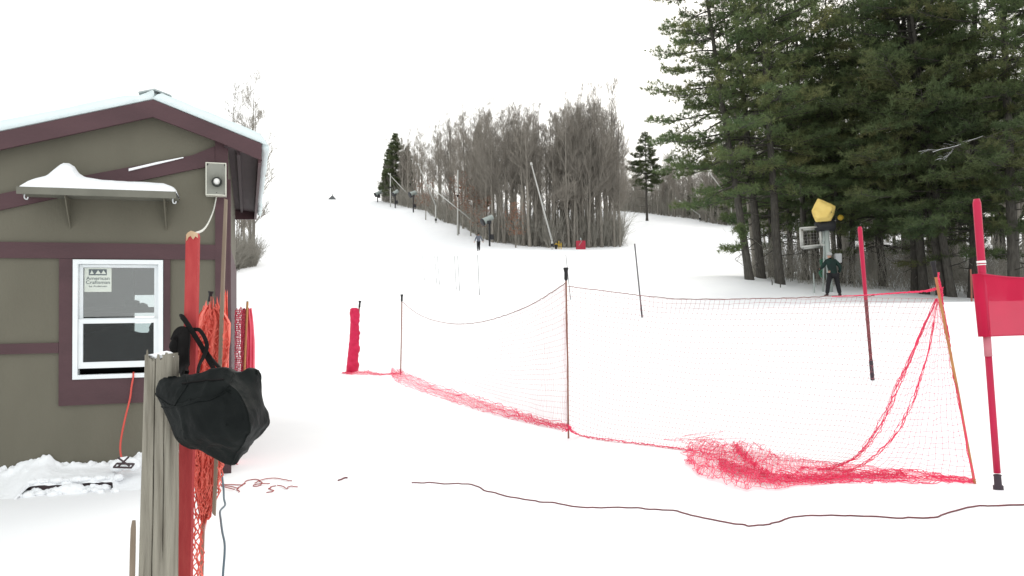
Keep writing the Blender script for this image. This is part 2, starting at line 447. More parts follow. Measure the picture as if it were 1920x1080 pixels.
# boxed eave on the slope side: soffit, end return and fascia
mb = MB()
mb.prism([H(SR - .03, roofz(SR) - .10, OV), H(ER - .03, roofz(ER) - .035, OV), H(ER - .03, roofz(ER) - .055, OV), H(SR - .03, roofz(SR) - .12, OV)], HB * (RDEP + OV))
mb.box(H(SR + .085, roofz(SR + .085) - .115, -RDEP / 2), (.03, RDEP, .05), HX, HB, HZ)
build('soffit', mb, M['soffit'], hut)
mb = MB()
mb.prism([H(ER - .028, roofz(ER) - .15, OV), H(ER, roofz(ER) - .15, OV), H(ER, roofz(ER) - .022, OV), H(ER - .028, roofz(ER) - .022, OV)], HB * (RDEP + OV))
mb.prism([H(SR + .0, roofz(SR) - .26, -RDEP + .05), H(ER, roofz(ER) - .15, -RDEP + .05), H(ER, roofz(ER) - .022, -RDEP + .05), H(SR, roofz(SR) - .06, -RDEP + .05)], HB * .03)
build('fascia', mb, M['maroon'], hut)
# snow lying on the roof
def snow_slab(sa, sb, th, seed, n=26, mN=30):
    b = MB(); vs = []
    for i in range(n + 1):
        s = sa + (sb - sa) * i / n
        for j in range(mN + 1):
            o = OV + .03 - (RDEP + OV + .03) * j / mN
            edge = min(1, (min(i, n - i) / n) * 14 + .12)
            if (sb > sa and i == n) or False: edge = 1
            ej = min(1, j / 2.0 + .85)
            hgt = th * edge * ej * (1 + .10 * mnoise.noise(V((s * 2.2, o * 2.2, seed))) + .05 * mnoise.noise(V((s * 9, o * 9, seed))))
            vs.append((s, o, hgt))
    W_ = mN + 1
    top = [H(s, roofz(s) + .022 + h, o) for s, o, h in vs]; bot = [H(s, roofz(s) + .021, o) for s, o, h in vs]
    fs = []; nn = len(top)
    for i in range(n):
        for j in range(mN):
            a = i * W_ + j; fs.append((a, a + 1, a + W_ + 1, a + W_)); fs.append((nn + a, nn + a + W_, nn + a + W_ + 1, nn + a + 1))
    for j in range(mN):
        a = j; fs.append((a, nn + a, nn + a + 1, a + 1)); a = n * W_ + j; fs.append((a, a + 1, nn + a + 1, nn + a))
    for i in range(n):
        a = i * W_; fs.append((a, a + W_, nn + a + W_, nn + a)); a = i * W_ + mN; fs.append((a, nn + a, nn + a + W_, a + W_))
    b.add(top + bot, fs); return b
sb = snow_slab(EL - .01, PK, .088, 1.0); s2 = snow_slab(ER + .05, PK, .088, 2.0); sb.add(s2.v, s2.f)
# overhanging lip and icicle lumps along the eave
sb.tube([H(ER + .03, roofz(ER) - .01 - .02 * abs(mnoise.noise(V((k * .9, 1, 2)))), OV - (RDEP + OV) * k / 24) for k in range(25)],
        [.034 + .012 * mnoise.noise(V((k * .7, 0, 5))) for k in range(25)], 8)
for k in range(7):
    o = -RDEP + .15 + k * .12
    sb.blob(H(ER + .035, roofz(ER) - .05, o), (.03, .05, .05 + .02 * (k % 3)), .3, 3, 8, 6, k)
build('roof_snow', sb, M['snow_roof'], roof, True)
mb = MB()
mb.prism([H(s, z, .03) for s, z in ((.150, 3.326), (PK, 3.362), (.405, 3.316), (.405, 3.306), (PK, 3.348), (.150, 3.314))], HB * (RDEP - .02))
mb.prism([H(s, z, .0) for s, z in ((.20, 3.22), (.34, 3.22), (.34, 3.300), (PK, 3.330), (.20, 3.300))], HB * (RDEP - .2))
build('ridge_cap', mb, M['metal_cap'], roof)

# window
win = MB()
def ring(b, s0, z0, s1, z1, wl, wr, wb, wt, o0, dep):
    b.prism([H(s0, z0, o0), H(s0 + wl, z0, o0), H(s0 + wl, z1, o0), H(s0, z1, o0)], HB * dep)
    b.prism([H(s1 - wr, z0, o0), H(s1, z0, o0), H(s1, z1, o0), H(s1 - wr, z1, o0)], HB * dep)
    b.prism([H(s0 + wl, z0, o0), H(s1 - wr, z0, o0), H(s1 - wr, z0 + wb, o0), H(s0 + wl, z0 + wb, o0)], HB * dep)
    b.prism([H(s0 + wl, z1 - wt, o0), H(s1 - wr, z1 - wt, o0), H(s1 - wr, z1, o0), H(s0 + wl, z1, o0)], HB * dep)
ring(win, WX0 + .004, WZ0 + .003, WX1 - .004, WZ1 - .002, .036, .036, .034, .036, .034, .10)
wo = build('window', win, M['vinyl'], hut)
def plane_z(px, py): # height on the front
    v = ray(px, py); k = (H(0, 0, 0) - CAM).dot(HN) / v.dot(HN); X = CAM + v * k; return (X - Q0).dot(HX), X.z
ZM = plane_z(222, 600)[1]; ZLB = plane_z(200, 690)[1]
up = MB(); ring(up, WX0 + .042, ZM - .022, WX1 - .042, WZ1 - .04, .028, .034, .040, .024, -.020, .035)
build('upper_sash', up, M['vinyl'], wo)
lo = MB(); ring(lo, WX0 + .042, ZLB + .002, WX1 - .042, ZM + .010, .034, .034, .05, .036, .016, .034)
build('lower_sash', lo, M['vinyl'], wo)
gl = MB(); gl.box(H((WX0 + WX1) / 2, (ZM + WZ1) / 2 - .01, -.04), (.56, .004, WZ1 - ZM - .075), HX, HB, HZ)
build('upper_pane', gl, M['glass_clear'], wo)
gl = MB(); gl.box(H((WX0 + WX1) / 2, (ZM + ZLB) / 2 + .006, -.004), (.545, .004, ZM - ZLB - .07), HX, HB, HZ)
build('lower_pane', gl, M['glass_dim_mirror'], wo)
# maker's sticker in the upper pane
s0, z1 = plane_z(157, 502); s1, z0 = plane_z(208, 547)
stk = MB(); stk.prism([H(s0, z0, -.034), H(s1, z0, -.034), H(s1, z1, -.034), H(s0, z1, -.034)], HN * .002)
sto = build('sticker', stk, M['paper'], wo); sto['label'] = 'pale paper sticker with printed words and a dark logo'
lg = MB(); sw = s1 - s0
la, lb, lc, ld = s0 + sw * .16, s0 + sw * .82, z1 - .060, z1 - .010
lg.prism([H(la, lc, -.0315), H(lb, lc, -.0315), H(lb, ld, -.0315), H(la, ld, -.0315)], HN * .001)
build('logo', lg, M['ink'], sto) if False else None
def text_mb(txt, s, z, size, o, width=None):
    cu = bpy.data.curves.new('t', 'FONT'); cu.body = txt; cu.size = size; cu.extrude = .0006; cu.align_x = 'CENTER'
    ob = bpy.data.objects.new('t', cu); COL.objects.link(ob)
    dg = bpy.context.evaluated_depsgraph_get(); me = bpy.data.meshes.new_from_object(ob.evaluated_get(dg))
    bpy.data.objects.remove(ob)
    xs = [v.co.x for v in me.vertices]; k = (width / (max(xs) - min(xs))) if width else 1
    b = MB(); b.add([H(s + v.co.x * k, z + v.co.y, o + v.co.z) for v in me.vertices], [tuple(p.vertices) for p in me.polygons])
    bpy.data.meshes.remove(me); return b
pr = MB(); pr.add(lg.v, lg.f)
cxs = (s0 + s1) / 2
for txt, dz, sz, wd in (('American', .098, .040, sw * .86), ('Craftsman', .131, .040, sw * .88), ('by Andersen', .156, .019, sw * .66)):
    t = text_mb(txt, cxs, z1 - dz, sz, -.0308, wd); pr.add(t.v, t.f)
pr.v = [tuple(v) for v in pr.v]
build('print', pr, M['ink'], sto)
tri = MB()
for c_, w_ in ((.27, .10), (.50, .15), (.70, .14)):
    tri.prism([H(s0 + sw * (c_ - w_ * .7), lc + .010, -.030), H(s0 + sw * (c_ + w_ * .7), lc + .010, -.030), H(s0 + sw * (c_ + w_ * .5), lc + .022, -.030), H(s0 + sw * c_, ld - .008, -.030), H(s0 + sw * (c_ - w_ * .4), lc + .022, -.030)], HN * .0008)
build('logo_shape', tri, M['paper'], sto)

# things inside, seen through the panes
mb = MB(); mb.box(H(-.15, 1.335 + .0, -DEP + .40), (1.5, .28, .035), HX, HB, HZ)
z_in = hb(222, 582)[1]
mb = MB(); mb.box(H(-.25, z_in, -DEP + .30), (1.55, .30, .07), HX, HB, HZ)
own('wall_shelf', mb, M['vinyl'], 'pale shelf on the back wall inside the hut, seen through the upper pane', 'shelf', loc=H(-.25, z_in, -DEP + .3))
mb = MB(); mb.blob(H(-.38, z_in + .07, -DEP + .26), (.10, .08, .06), .4, 3, 10, 7, 3); mb.blob(H(-.26, z_in + .05, -DEP + .26), (.07, .07, .04), .4, 3, 10, 7, 5)
own('folded_cloth', mb, M['paper'], 'crumpled pale cloth on the shelf inside the hut', 'cloth', smooth=True)
dk = thing('desk', 'dark desk inside the hut below the window', 'desk', H(-.2, .24, -1.0))
mb = MB(); mb.box(H(-.25, .98, -.95), (1.9, .6, .04), HX, HB, HZ); build('desk_top', mb, M['dark'], dk)
for a_ in (-1.1, .6):
    mb = MB(); mb.box(H(a_, .60, -.95), (.06, .5, .72), HX, HB, HZ); build('leg', mb, M['dark'], dk)
mb = MB(); mb.blob(H(-.12, 1.10, -.9), (.36, .2, .24), .35, 2.2, 18, 12, 4)
own('equipment_bag', mb, M['dark'], 'dark lumpy bag on the desk behind the lower pane', 'bag', smooth=True)
mb = MB(); mb.blob(H(.32, 1.17, -1.0), (.24, .18, .34), .30, 2.4, 18, 12, 9); mb.blob(H(.36, 1.50, -1.0), (.11, .12, .14), .1, 2, 14, 10, 2)
ob = own('coat', mb, M['dark'], 'dark coat hung up at the right inside the hut, before the bright opening', 'coat', smooth=True)

# hinged shelf above the window with snow on it
z_s = 2.40
sh = MB(); SHO = .32
sh.prism([H(-.655, 2.415, .005), H(.462, 2.415, .005), H(.462, 2.44, .005), H(-.655, 2.44, .005)], HN * SHO)
sh.box(H(-.097, 2.425, SHO + .018), (1.125, .018, .055), HX, HB, HZ)
shelf = build('awning_shelf', sh, M['shelf'], hut); shelf['label'] = 'narrow grey-green shelf over the window loaded with snow'
for s_ in (-.36, .36):
    b = MB(); b.prism([H(s_, 2.17, .004), H(s_, 2.412, .004), H(s_, 2.412, .22)], HX * .008); build('bracket', b, M['olive'], shelf)
for s_ in (-.61, .44):
    b = MB(); b.tube(smooth_curve([H(s_, 2.40, SHO), H(s_, 2.375, SHO), H(s_ + .006, 2.362, SHO), H(s_ + .02, 2.362, SHO), H(s_ + .024, 2.378, SHO)], 5), .006, 6); build('hook', b, M['hook'], shelf, True)
prof = [(-.655, .0), (-.65, .035), (-.60, .085), (-.55, .11), (-.48, .13), (-.43, .19), (-.385, .235), (-.34, .24), (-.30, .215), (-.27, .16), (-.22, .125), (-.10, .115), (.10, .105), (.28, .105), (.36, .10), (.43, .075), (.462, .04), (.468, 0)]
n = 60; vs = []; Wd = 13
for i in range(n + 1):
    s = -.66 + (1.13) * i / n
    h = np.interp(s, [p_[0] for p_ in prof], [p_[1] for p_ in prof])
    for j in range(Wd):
        t = j / (Wd - 1); k = math.sin(math.pi * min(1, max(0, t * .86 + .14))) ** .45 if j < Wd - 1 else 0
        hh = h * k * (1 + .08 * mnoise.noise(V((s * 9, t * 3, 4)))) if 0 < i < n else 0
        vs.append(H(s, 2.442 + hh, .006 + t * (SHO + .015)))
fs_ = [(i * Wd + j, (i + 1) * Wd + j, (i + 1) * Wd + j + 1, i * Wd + j + 1) for i in range(n) for j in range(Wd - 1)]
fs_.append(tuple(i * Wd for i in range(n + 1)))
b = MB(); b.add(vs, fs_); build('snow_cap', b, M['snow_lump'], shelf, True)

# horn loudspeaker on the wall
lsp = thing('loudspeaker', 'beige rectangular horn loudspeaker fixed high at the right corner of the hut', 'loudspeaker', H(.761, 2.6, .03))
a0, a1, b0, b1, of = .679, .843, 2.463, 2.740, .13
b = MB()
b.prism([H(a0, b0, .03), H(a1, b0, .03), H(a1, b1, .03), H(a0, b1, .03)], HN * .02)
# square to round flare
cs, cz = (a0 + a1) / 2 + .004, b0 + .125
K = 32
def sqpt(k):
    a = 2 * math.pi * k / K; dx, dz = math.cos(a), math.sin(a)
    hx = (a1 - a0) / 2 - .008
    tx = ((a1 - .008 - cs) if dx > 0 else (cs - a0 - .008)) / max(abs(dx), 1e-6); tz = ((b1 - .008 - cz) if dz > 0 else (cz - b0 - .008)) / max(abs(dz), 1e-6)
    t = min(tx, tz); return cs + dx * t, cz + dz * t
vs = []
for lev, (mixf, r_, o_) in enumerate(((0, 0, of), (.35, .055, of - .025), (.75, .052, of - .05), (1, .045, of - .07), (1, .030, of - .085))):
    for k in range(K):
        a = 2 * math.pi * k / K; sx, sz = sqpt(k)
        x = sx * (1 - mixf) + (cs + math.cos(a) * r_) * mixf; z = sz * (1 - mixf) + (cz + math.sin(a) * r_) * mixf
        vs.append(H(x, z, o_))
fl = MB(); fl.add(vs, [(l * K + k, l * K + (k + 1) % K, (l + 1) * K + (k + 1) % K, (l + 1) * K + k) for l in range(4) for k in range(K)] + [tuple(4 * K + k for k in range(K))])
for (x0, z0_, x1, z1_) in ((a0, b0, a0 + .008, b1), (a1 - .008, b0, a1, b1), (a0 + .008, b0, a1 - .008, b0 + .008), (a0 + .008, b1 - .008, a1 - .008, b1)):
    b.prism([H(x0, z0_, .05), H(x1, z0_, .05), H(x1, z1_, .05), H(x0, z1_, .05)], HN * (of - .045))
build('housing', b, M['spk'], lsp); build('horn', fl, M['spk_horn_shaded'], lsp, True)
b = MB(); b.lathe(H(cs, cz, of - .083), HN, [(0, .042), (.01, .043), (.018, .036)], 24); build('throat_ring', b, M['spk_throat_shade'], lsp)
b = MB(); b.lathe(H(cs, cz, of - .065), HN, [(0, .026), (.03, .026), (.042, .022), (.05, .012), (.052, .002)], 20); build('centre_cone', b, M['white'], lsp, True)
b = MB(); b.lathe(H(cs, b0 + .022, of - .03), HN, [(0, .008), (.012, .007)], 10); build('volume_knob', b, M['rubber'], lsp)
bt = P(366, 438, 2.98)
cb = MB(); cb.tube(smooth_curve([H(.762, 2.465, .06), P(401, 392, 6.5), P(392, 415, 5.4), P(382, 430, 4.2), bt], 8), .0055, 6)
own('speaker_cable', cb, M['wire_pale'], 'thin pale cable drooping from the loudspeaker to the red board top', 'cable', loc=bt, smooth=True)

# orange cord hanging out of the window
cd = MB()
cpts = [H(.115, .985, -.03), H(.115, .985, .02), H(.118, .955, .045), H(.105, .87, .05), H(.095, .78, .055), H(.06, .62, .06), H(.035, .48, .07), H(.03, .38, .1), H(.05, .30, .14), H(.10, .24, .2)]
cd.tube(smooth_curve(cpts, 8), .0075, 6)
own('extension_cord', cd, M['cord_red'], 'orange extension cord hanging from the window sill down to the snow', 'cord', loc=H(.1, .24, .2), smooth=True)

# snow piled against the hut, with a half-buried plank
def lumpy(name, px0, px1, fn_top, fn_bot, d0, d1, n=90, mN=14, amp=.03, seed=0): pass
vs = []; n, mN = 260, 34
PLS0, PLS1 = -.57, .01
def plank_o(s): return .300 + .04 * (s - PLS0) / (PLS1 - PLS0)
for i in range(n + 1):
    s = -2.2 + 2.95 * i / n
    inpl = min(1, max(0, (s - PLS0 + .06) / .06)) * min(1, max(0, (PLS1 - s + .05) / .05))
    oend = (plank_o(s) + .012 + .012 * mnoise.noise(V((s * 14, 2, 2)))) * inpl + .62 * (1 - inpl)
    for j in range(mN + 1):
        t = j / mN; o = .002 + t * oend
        p = H(s, 0, o); gg = g(p.x, p.y)
        wallh = np.interp(s, [-2.2, -1.1, -.9, -.83, -.75, -.66, -.5, -.42, -.3, -.1, .05, .15, .4, .75], [.08, .10, .09, .13, .12, .19, .21, .145, .135, .125, .15, .185, .20, .20])
        flat = gg + wallh * (1 - t) + .075 * t
        if t > .93: flat -= (t - .93) / .07 * .03
        slope = gg + wallh * max(0, 1 - t) ** 1.6 - .03 * t
        zt = flat * inpl + slope * (1 - inpl)
        rough = math.exp(-(t / .16) ** 2) * .9 + .10 + .22 * inpl * max(0, t - .7)
        lump = (abs(mnoise.noise(V((s * 9, o * 9, 1)))) * .07 + abs(mnoise.noise(V((s * 23, o * 23, 3)))) * .045) * rough
        vs.append(V((p.x, p.y, zt + lump)))
fs_ = [(i * (mN + 1) + j, (i + 1) * (mN + 1) + j, (i + 1) * (mN + 1) + j + 1, i * (mN + 1) + j + 1) for i in range(n) for j in range(mN)]
b = MB(); b.add(vs, fs_); o_ = build('snow_bank', b, M['snow_lump'], None, True); tag(o_, kind='structure')
pa, pb = H(PLS0, 0, plank_o(PLS0)), H(PLS1, 0, plank_o(PLS1)); pa.z = g(pa.x, pa.y); pb.z = g(pb.x, pb.y)
b = MB(); b.prism([pa - HZ * .10, pb - HZ * .10, pb + HZ * .062, pa + HZ * .045], HB * .20)
own('plank', b, M['soffit'], 'dark plank edge half buried in the snow before the hut', 'plank', loc=pa)
lum = MB()
for k in range(60):
    s = random.uniform(PLS0 - .06, PLS1 + .05); c = H(s, 0, plank_o(s) + random.uniform(-.01, .16)); c.z = g(c.x, c.y) + .004
    if (k % 3 == 0): c = H(s, 0, plank_o(s) - .01); c.z = g(c.x, c.y) + .075
    r_ = random.uniform(.010, .030); lum.blob(c, (r_ * 1.5, r_ * 1.3, r_), .35, 3, 9, 6, k)
for s_, o_, r_ in ((-.12, .02, .035), (-.08, .05, .03), (-.30, .07, .055), (-.24, .08, .06), (-.36, .08, .04), (-.52, .02, .03), (-.04, .03, .03)):
    c = H(s_, 0, plank_o(s_) + o_); c.z = g(c.x, c.y) + .01; lum.blob(c, (r_ * 1.4, r_ * 1.1, r_ * .9), .3, 3, 12, 8, int(s_ * 100))
o_ = own('snow_clods', lum, M['snow_lump'], 'lumps of snow lying on and before the half-buried plank', 'snow', smooth=True, loc=pa); o_['kind'] = 'stuff'
# small crossed-wire rack
rk = MB(); wa, wb = P(213, 876, 6.15), P(246, 877, 6.15); wc, wd_ = P(221, 858, 6.15), P(241, 857, 6.15)
we, wf = P(238, 874, 6.15), P(222, 875, 6.15)
rk.tube([wa, wb], .008, 6); rk.tube([wc, we + V((.02, 0, 0))], .007, 6); rk.tube([wd_, wf], .007, 6)
bk = HB * .16
rk.tube([wa + bk, wb + bk], .008, 6); rk.tube([wa, wa + bk], .007, 6); rk.tube([wb, wb + bk], .007, 6)
own('wire_rack', rk, M['soffit'], 'small crossed-wire rack sticking out of the snow below the hut window', 'rack', loc=wa)
rs_ = MB()
for (x, y, r_) in ((222, 868, .05), (240, 866, .045), (231, 864, .05), (249, 866, .05), (216, 872, .035)):
    rs_.blob(P(x, y + 4, 6.36), (r_ * 1.2, r_, r_), .3, 3, 10, 7, x)
o_ = own('snow_clump', rs_, M['snow_lump'], 'clump of snow heaped behind the wire rack', 'snow', smooth=True)
# ------------------------------------------------------------------ wooden post with the bag, red board, orange net
def ground_under(p): return V((p.x, p.y, g(p.x, p.y)))
DP = 2.8
pt_l, pt_r = P(269, 672, DP), P(319, 672, DP)
pb_l, pb_r = P(257, 1080, DP), P(318, 1080, DP)
# continue the post below the frame to the ground
def post_edge(z):
    t = (z - pb_l.z) / (pt_l.z - pb_l.z)
    return pb_l.lerp(pt_l, t) if t >= 0 else pb_l + (pb_l - pt_l) * (-t * .25), pb_r.lerp(pt_r, t) if t >= 0 else pb_r + (pb_r - pt_r) * (-t * .25)
zb = g(pb_l.x, DP) - .05
b = MB(); NS = 200; rows = 60; TH = .085
ring_pts = []
topz = pt_l.z
for i in range(rows + 1):
    z = zb + (topz - zb) * i / rows
    l, r = post_edge(z); l = V((l.x, DP, z)); r = V((r.x, DP, z)); wd = (r - l).length
    for k in range(NS):
        t = 4.0 * k / NS; sgm = int(t); u = t - sgm
        c = [(0, 0), (1, 0), (1, 1), (0, 1)]
        a_, e_ = c[sgm], c[(sgm + 1) % 4]; x = a_[0] + (e_[0] - a_[0]) * u; y = a_[1] + (e_[1] - a_[1]) * u
        # rounded corners
        cxx, cyy = x - .5, y - .5; rr = (abs(cxx) ** 8 + abs(cyy) ** 8) ** (1 / 8); cxx *= .5 / rr; cyy *= .5 / rr
        ln_ = mnoise.noise(V((cxx * 9, cyy * 9, z * .9)))
        crack = 0
        for ck, cw_, ph in ((.44, .022, 0), (.20, .016, 2), (.78, .018, 4)):
            cpos = ck + .035 * mnoise.noise(V((0, ph, z * 3)))
            if cyy < 0: crack += max(0, 1 - abs((cxx + .5) - cpos) / cw_) * .013 * (1.0 if ph == 0 else max(0, min(1, .25 + 2.2 * mnoise.noise(V((ph * 3.1, 4, z * 2.2))))))
        zz_ = z
        if i == rows:
            zz_ += [.012, .030, .018, -.012, .0, .014, -.006, .012, .02, .016, .01][int((cxx + .5) * 9.99)] * (1 if cyy < .3 else .3) - (.02 if -.32 < cxx < -.18 else 0)
        bulge = 1 + .02 * ln_ + .025 * math.exp(-((z - (zb + .62 * (topz - zb))) / .12) ** 2) * (1 if cxx > 0 else .2)
        b.v.append((l.x + wd * (.5 + cxx * bulge), DP + TH * (.5 + cyy * bulge) + crack - .0, zz_))
for i in range(rows):
    for k in range(NS):
        k2 = (k + 1) % NS; b.f.append((i * NS + k, i * NS + k2, (i + 1) * NS + k2, (i + 1) * NS + k))
b.f.append(tuple(rows * NS + k for k in range(NS)))
base = V(((pb_l.x + pb_r.x) / 2, DP + TH / 2, zb + .05))
post = thing('wooden_post', 'thick weathered grey timber post with a cracked top, close to the camera', 'post', base)
build('timber', b, M['wood_grey'], post)
b = MB()
b.blob(P(303, 668, DP + .04), (.042, .034, .013), .5, 4, 18, 8, 3); b.blob(P(313, 666, DP + .055), (.030, .028, .012), .4, 4, 14, 8, 5)
build('snow_cap', b, M['snow_lump'], post, True)
b = MB(); ta, tb2 = P(251, 976, 2.74), P(248, 1080, 2.74)
b.tube([tb2 + (tb2 - ta) * 2.6, tb2, P(249, 1030, 2.74), P(250, 990, 2.74), ta], [.010, .010, .010, .009, .006], 8)
own('broken_stake', b, M['lath'], 'short broken wooden stake against the left side of the timber post', 'stake', loc=ground_under(tb2))

# red painted board
DB = 2.98
def bquad(d): return [(348.5, 446), (371, 446), (367.5, 690), (341, 690), (357, 1080), (335, 1080)]
front = [P(349, 440, DB), P(352, 436, DB), (P(358, 433, DB)), P(364, 435, DB), P(369, 437, DB), P(371, 443, DB), P(369, 560, DB), P(366, 700, DB), P(360, 900, DB), P(357, 1080, DB)]
back_l = [P(330, 1080, DB), P(333, 900, DB), P(342, 700, DB), P(346, 560, DB), P(348, 450, DB)]
lowr = P(357, 1080, DB) + V((0, 0, -.62)); lowl = P(330, 1080, DB) + V((0, 0, -.62))
b = MB(); b.prism(front + [lowr, lowl] + back_l, V((0, .022, 0)))
rb = thing('red_board', 'tall narrow red painted board with a chipped bare top behind the timber post', 'board', ground_under(P(346, 1080, DB)))
build('painted_board', b, M['red_board'], rb)
b = MB(); b.prism([P(349.5, 452, DB - .003), P(349, 440, DB - .003), P(352, 436, DB - .003), P(358, 432.5, DB - .003), P(364, 434.5, DB - .003), P(370, 437, DB - .003), P(370.5, 446, DB - .003), P(366, 443, DB - .003), P(362, 449, DB - .003), P(357, 442, DB - .003), P(353, 445, DB - .003)], V((0, .003, 0)))
build('bare_chip', b, M['wood_raw'], rb)

# ---- orange snow-fence net hung in folds on laths
def pleated(outline_l, outline_r, d, depth, pleats, rows, seed, amp=.018, jag=.0):
    """closed bundle of folds between two picture outlines (lists of (py, px))"""
    ys = [p_[0] for p_ in outline_l]; y0, y1 = ys[0], ys[-1]; b = MB(); NSg = pleats * 6
    for i in range(rows + 1):
        py = y0 + (y1 - y0) * i / rows
        xl = np.interp(py, [q[0] for q in outline_l], [q[1] for q in outline_l]); xr = np.interp(py, [q[0] for q in outline_r], [q[1] for q in outline_r])
        for sgn in (0, 1):
            for k in range(NSg + 1):
                t = k / NSg; px = xl + (xr - xl) * t
                wob = mnoise.noise(V((seed, t * 3, i * .12)))
                fold = math.sin(2 * math.pi * (t * pleats + .35 * wob)) * amp + .6 * amp * mnoise.noise(V((t * 14, i * .35, seed)))
                thick = depth * (math.sin(math.pi * min(max(t, .02), .98)) ** .5)
                dd = d + (-thick / 2 if sgn == 0 else thick / 2) + fold
                j_ = jag * mnoise.noise(V((t * 11, seed, 7))) if i in (0, rows) else 0
                b.v.append(tuple(P(px, py + j_, dd)))
    Wn = NSg + 1; RW = 2 * Wn
    for i in range(rows):
        for k in range(NSg):
            a = i * RW + k; b.f.append((a, a + 1, a + RW + 1, a + RW))
            a = i * RW + Wn + k; b.f.append((a, a + RW, a + RW + 1, a + 1))
        a = i * RW; b.f.append((a, a + RW, a + RW + Wn, a + Wn))
        a = i * RW + NSg; b.f.append((a, a + Wn, a + RW + Wn, a + RW))
    for i in (0, rows):
        for k in range(NSg):
            a = i * RW + k; q = (a, a + Wn, a + Wn + 1, a + 1); b.f.append(q if i == 0 else q[::-1])
    return b
on = thing('orange_net', 'bundle of orange plastic fence net hanging in folds behind the black bag', 'net', ground_under(P(390, 1080, 3.12)))
L_ = [(572, 386), (590, 372), (620, 366), (700, 360), (800, 358), (860, 360), (900, 362), (960, 372), (985, 378)]
R_ = [(572, 410), (590, 424), (605, 433), (640, 432), (690, 425), (800, 418), (850, 416), (900, 414), (930, 400), (970, 390), (985, 386)]
build('folds', pleated(L_, R_, 3.13, .07, 5, 60, 3, .009, 34), M['orange'], on)
L2 = [(548, 413), (580, 411), (650, 408), (720, 410)]; R2 = [(548, 427), (580, 427), (650, 430), (720, 428)]
build('folds', pleated(L2, R2, 3.19, .04, 3, 20, 9, .006, 24), M['orange'], on)
# open diamond mesh of the tail and the torn left edge
def diamond(xl, xr, y0, y1, nx, ny, d, rad_, seed, jx=3.0, dj=.012, skip=0.0):
    b = MB(); rr = random.Random(seed); pts = {}
    for i in range(ny + 1):
        py = y0 + (y1 - y0) * i / ny
        l = np.interp(py, [q[0] for q in xl], [q[1] for q in xl]); r = np.interp(py, [q[0] for q in xr], [q[1] for q in xr])
        for k in range(nx + 1):
            t = (k + .5 * (i % 2)) / (nx + .5)
            pts[i, k] = P(l + (r - l) * t + rr.uniform(-jx, jx), py + rr.uniform(-2, 2), d + rr.uniform(-dj, dj))
    for i in range(ny):
        for k in range(nx + 1):
            for dk in ((0, -1) if i % 2 == 0 else (0, 1)):
                if (i + 1, k + dk) in pts and rr.random() > skip: b.tube([pts[i, k], pts[i + 1, k + dk]], rad_, 4, False)
    return b
b = diamond([(850, 358), (960, 358), (1000, 362), (1040, 357), (1080, 356), (1200, 352)], [(850, 372), (920, 378), (960, 384), (1000, 380), (1080, 382), (1200, 384)], 850, 1200, 3, 36, 3.10, .0028, 4)
b2 = diamond([(600, 362), (700, 357), (870, 357)], [(600, 380), (700, 372), (870, 372)], 610, 870, 2, 26, 3.09, .003, 6); b.add(b2.v, b2.f)
b3 = diamond([(850, 405), (900, 402), (930, 396), (975, 388)], [(850, 419), (900, 416), (935, 408), (975, 392)], 850, 975, 3, 16, 3.10, .0026, 8); b.add(b3.v, b3.f)
b4 = diamond([(580, 380), (620, 370), (700, 366), (860, 364), (960, 374)], [(580, 416), (605, 430), (640, 430), (850, 414), (930, 400), (960, 392)], 575, 965, 9, 60, 3.088, .0017, 12, 2.2, .006, .5); b.add(b4.v, b4.f)
build('open_mesh', b, M['orange'], on)
for (x0, y0, x1, y1, r_) in ((414, 410, 420, 660, .010), (395, 560, 392, 700, .007), (399, 968, 403, 862, .010)):
    pass
b = MB(); b.prism([P(420.5, 372, 3.08), P(425, 374, 3.08), P(421.5, 480, 3.08), P(417.5, 600, 3.08), P(415, 670, 3.08), P(409.5, 668, 3.08), P(412, 580, 3.08), P(416, 470, 3.08)], V((0, .012, 0)))
lowp = [P(409, 668, 3.08), P(416, 670, 3.08), P(406, 968, 3.08), P(398, 970, 3.08)]
b.prism([P(409.5, 668.01, 3.081), P(415, 670.01, 3.081), P(403, 968, 3.081), P(397.5, 962, 3.081)], V((0, .011, 0)))
own('lath', b, M['lath'], 'long thin bare wooden lath standing in the orange net before the hut corner', 'lath', loc=P(400, 966, 3.08))
b = MB(); b.tube([P(397, 556, 3.22), P(388, 720, 3.22), P(378, 1080, 3.22), P(374, 1230, 3.22)], .008, 8)
pl = thing('net_pole', 'net pole with black cap poking up between red board and orange net', 'pole', ground_under(P(376, 1150, 3.22)), 'net poles')
build('shaft', b, M['pole_tan'], pl)
b = MB(); ca, cb_ = P(393, 566, 3.22), P(395.5, 547, 3.22); b.lathe(ca, cb_ - ca, [(0, .006), (.004, .008), (.026, .007), (.034, .0085), (.041, .012), (.043, .011)], 12); build('cap', b, M['rubber'], pl)

# ---- pink rolled net on a yellow pole by the hut's side wall
DR = 7.35
rn = thing('rolled_net', 'roll of bright pink netting on a yellow pole against the side of the hut', 'net', ground_under(P(460, 875, DR)), 'rolled nets')
L3 = [(572, 446), (590, 441), (700, 439), (780, 432), (875, 428)]; R3 = [(572, 472), (590, 474), (640, 478), (700, 478), (780, 470), (875, 462)]
build('roll', pleated([(578, 455), (600, 452), (700, 452), (790, 440), (866, 426)], R3[1:] if False else [(578, 472), (600, 475), (640, 478), (700, 478), (780, 464), (866, 438)], DR, .16, 4, 34, 12, .012, 8), M['pinknet'], rn)
b = MB(); rr = random.Random(5)
for k in range(9):
    x0 = 441 + k * 2.1
    b.tube([P(x0 + rr.uniform(-.8, .8) + (-16 * (py - 690) / 190 if py > 690 else 0), py, DR - .10 + .008 * math.sin(py * .3 + k)) for py in range(574 + rr.randint(0, 16), 876, 5)], .0042, 4, False)
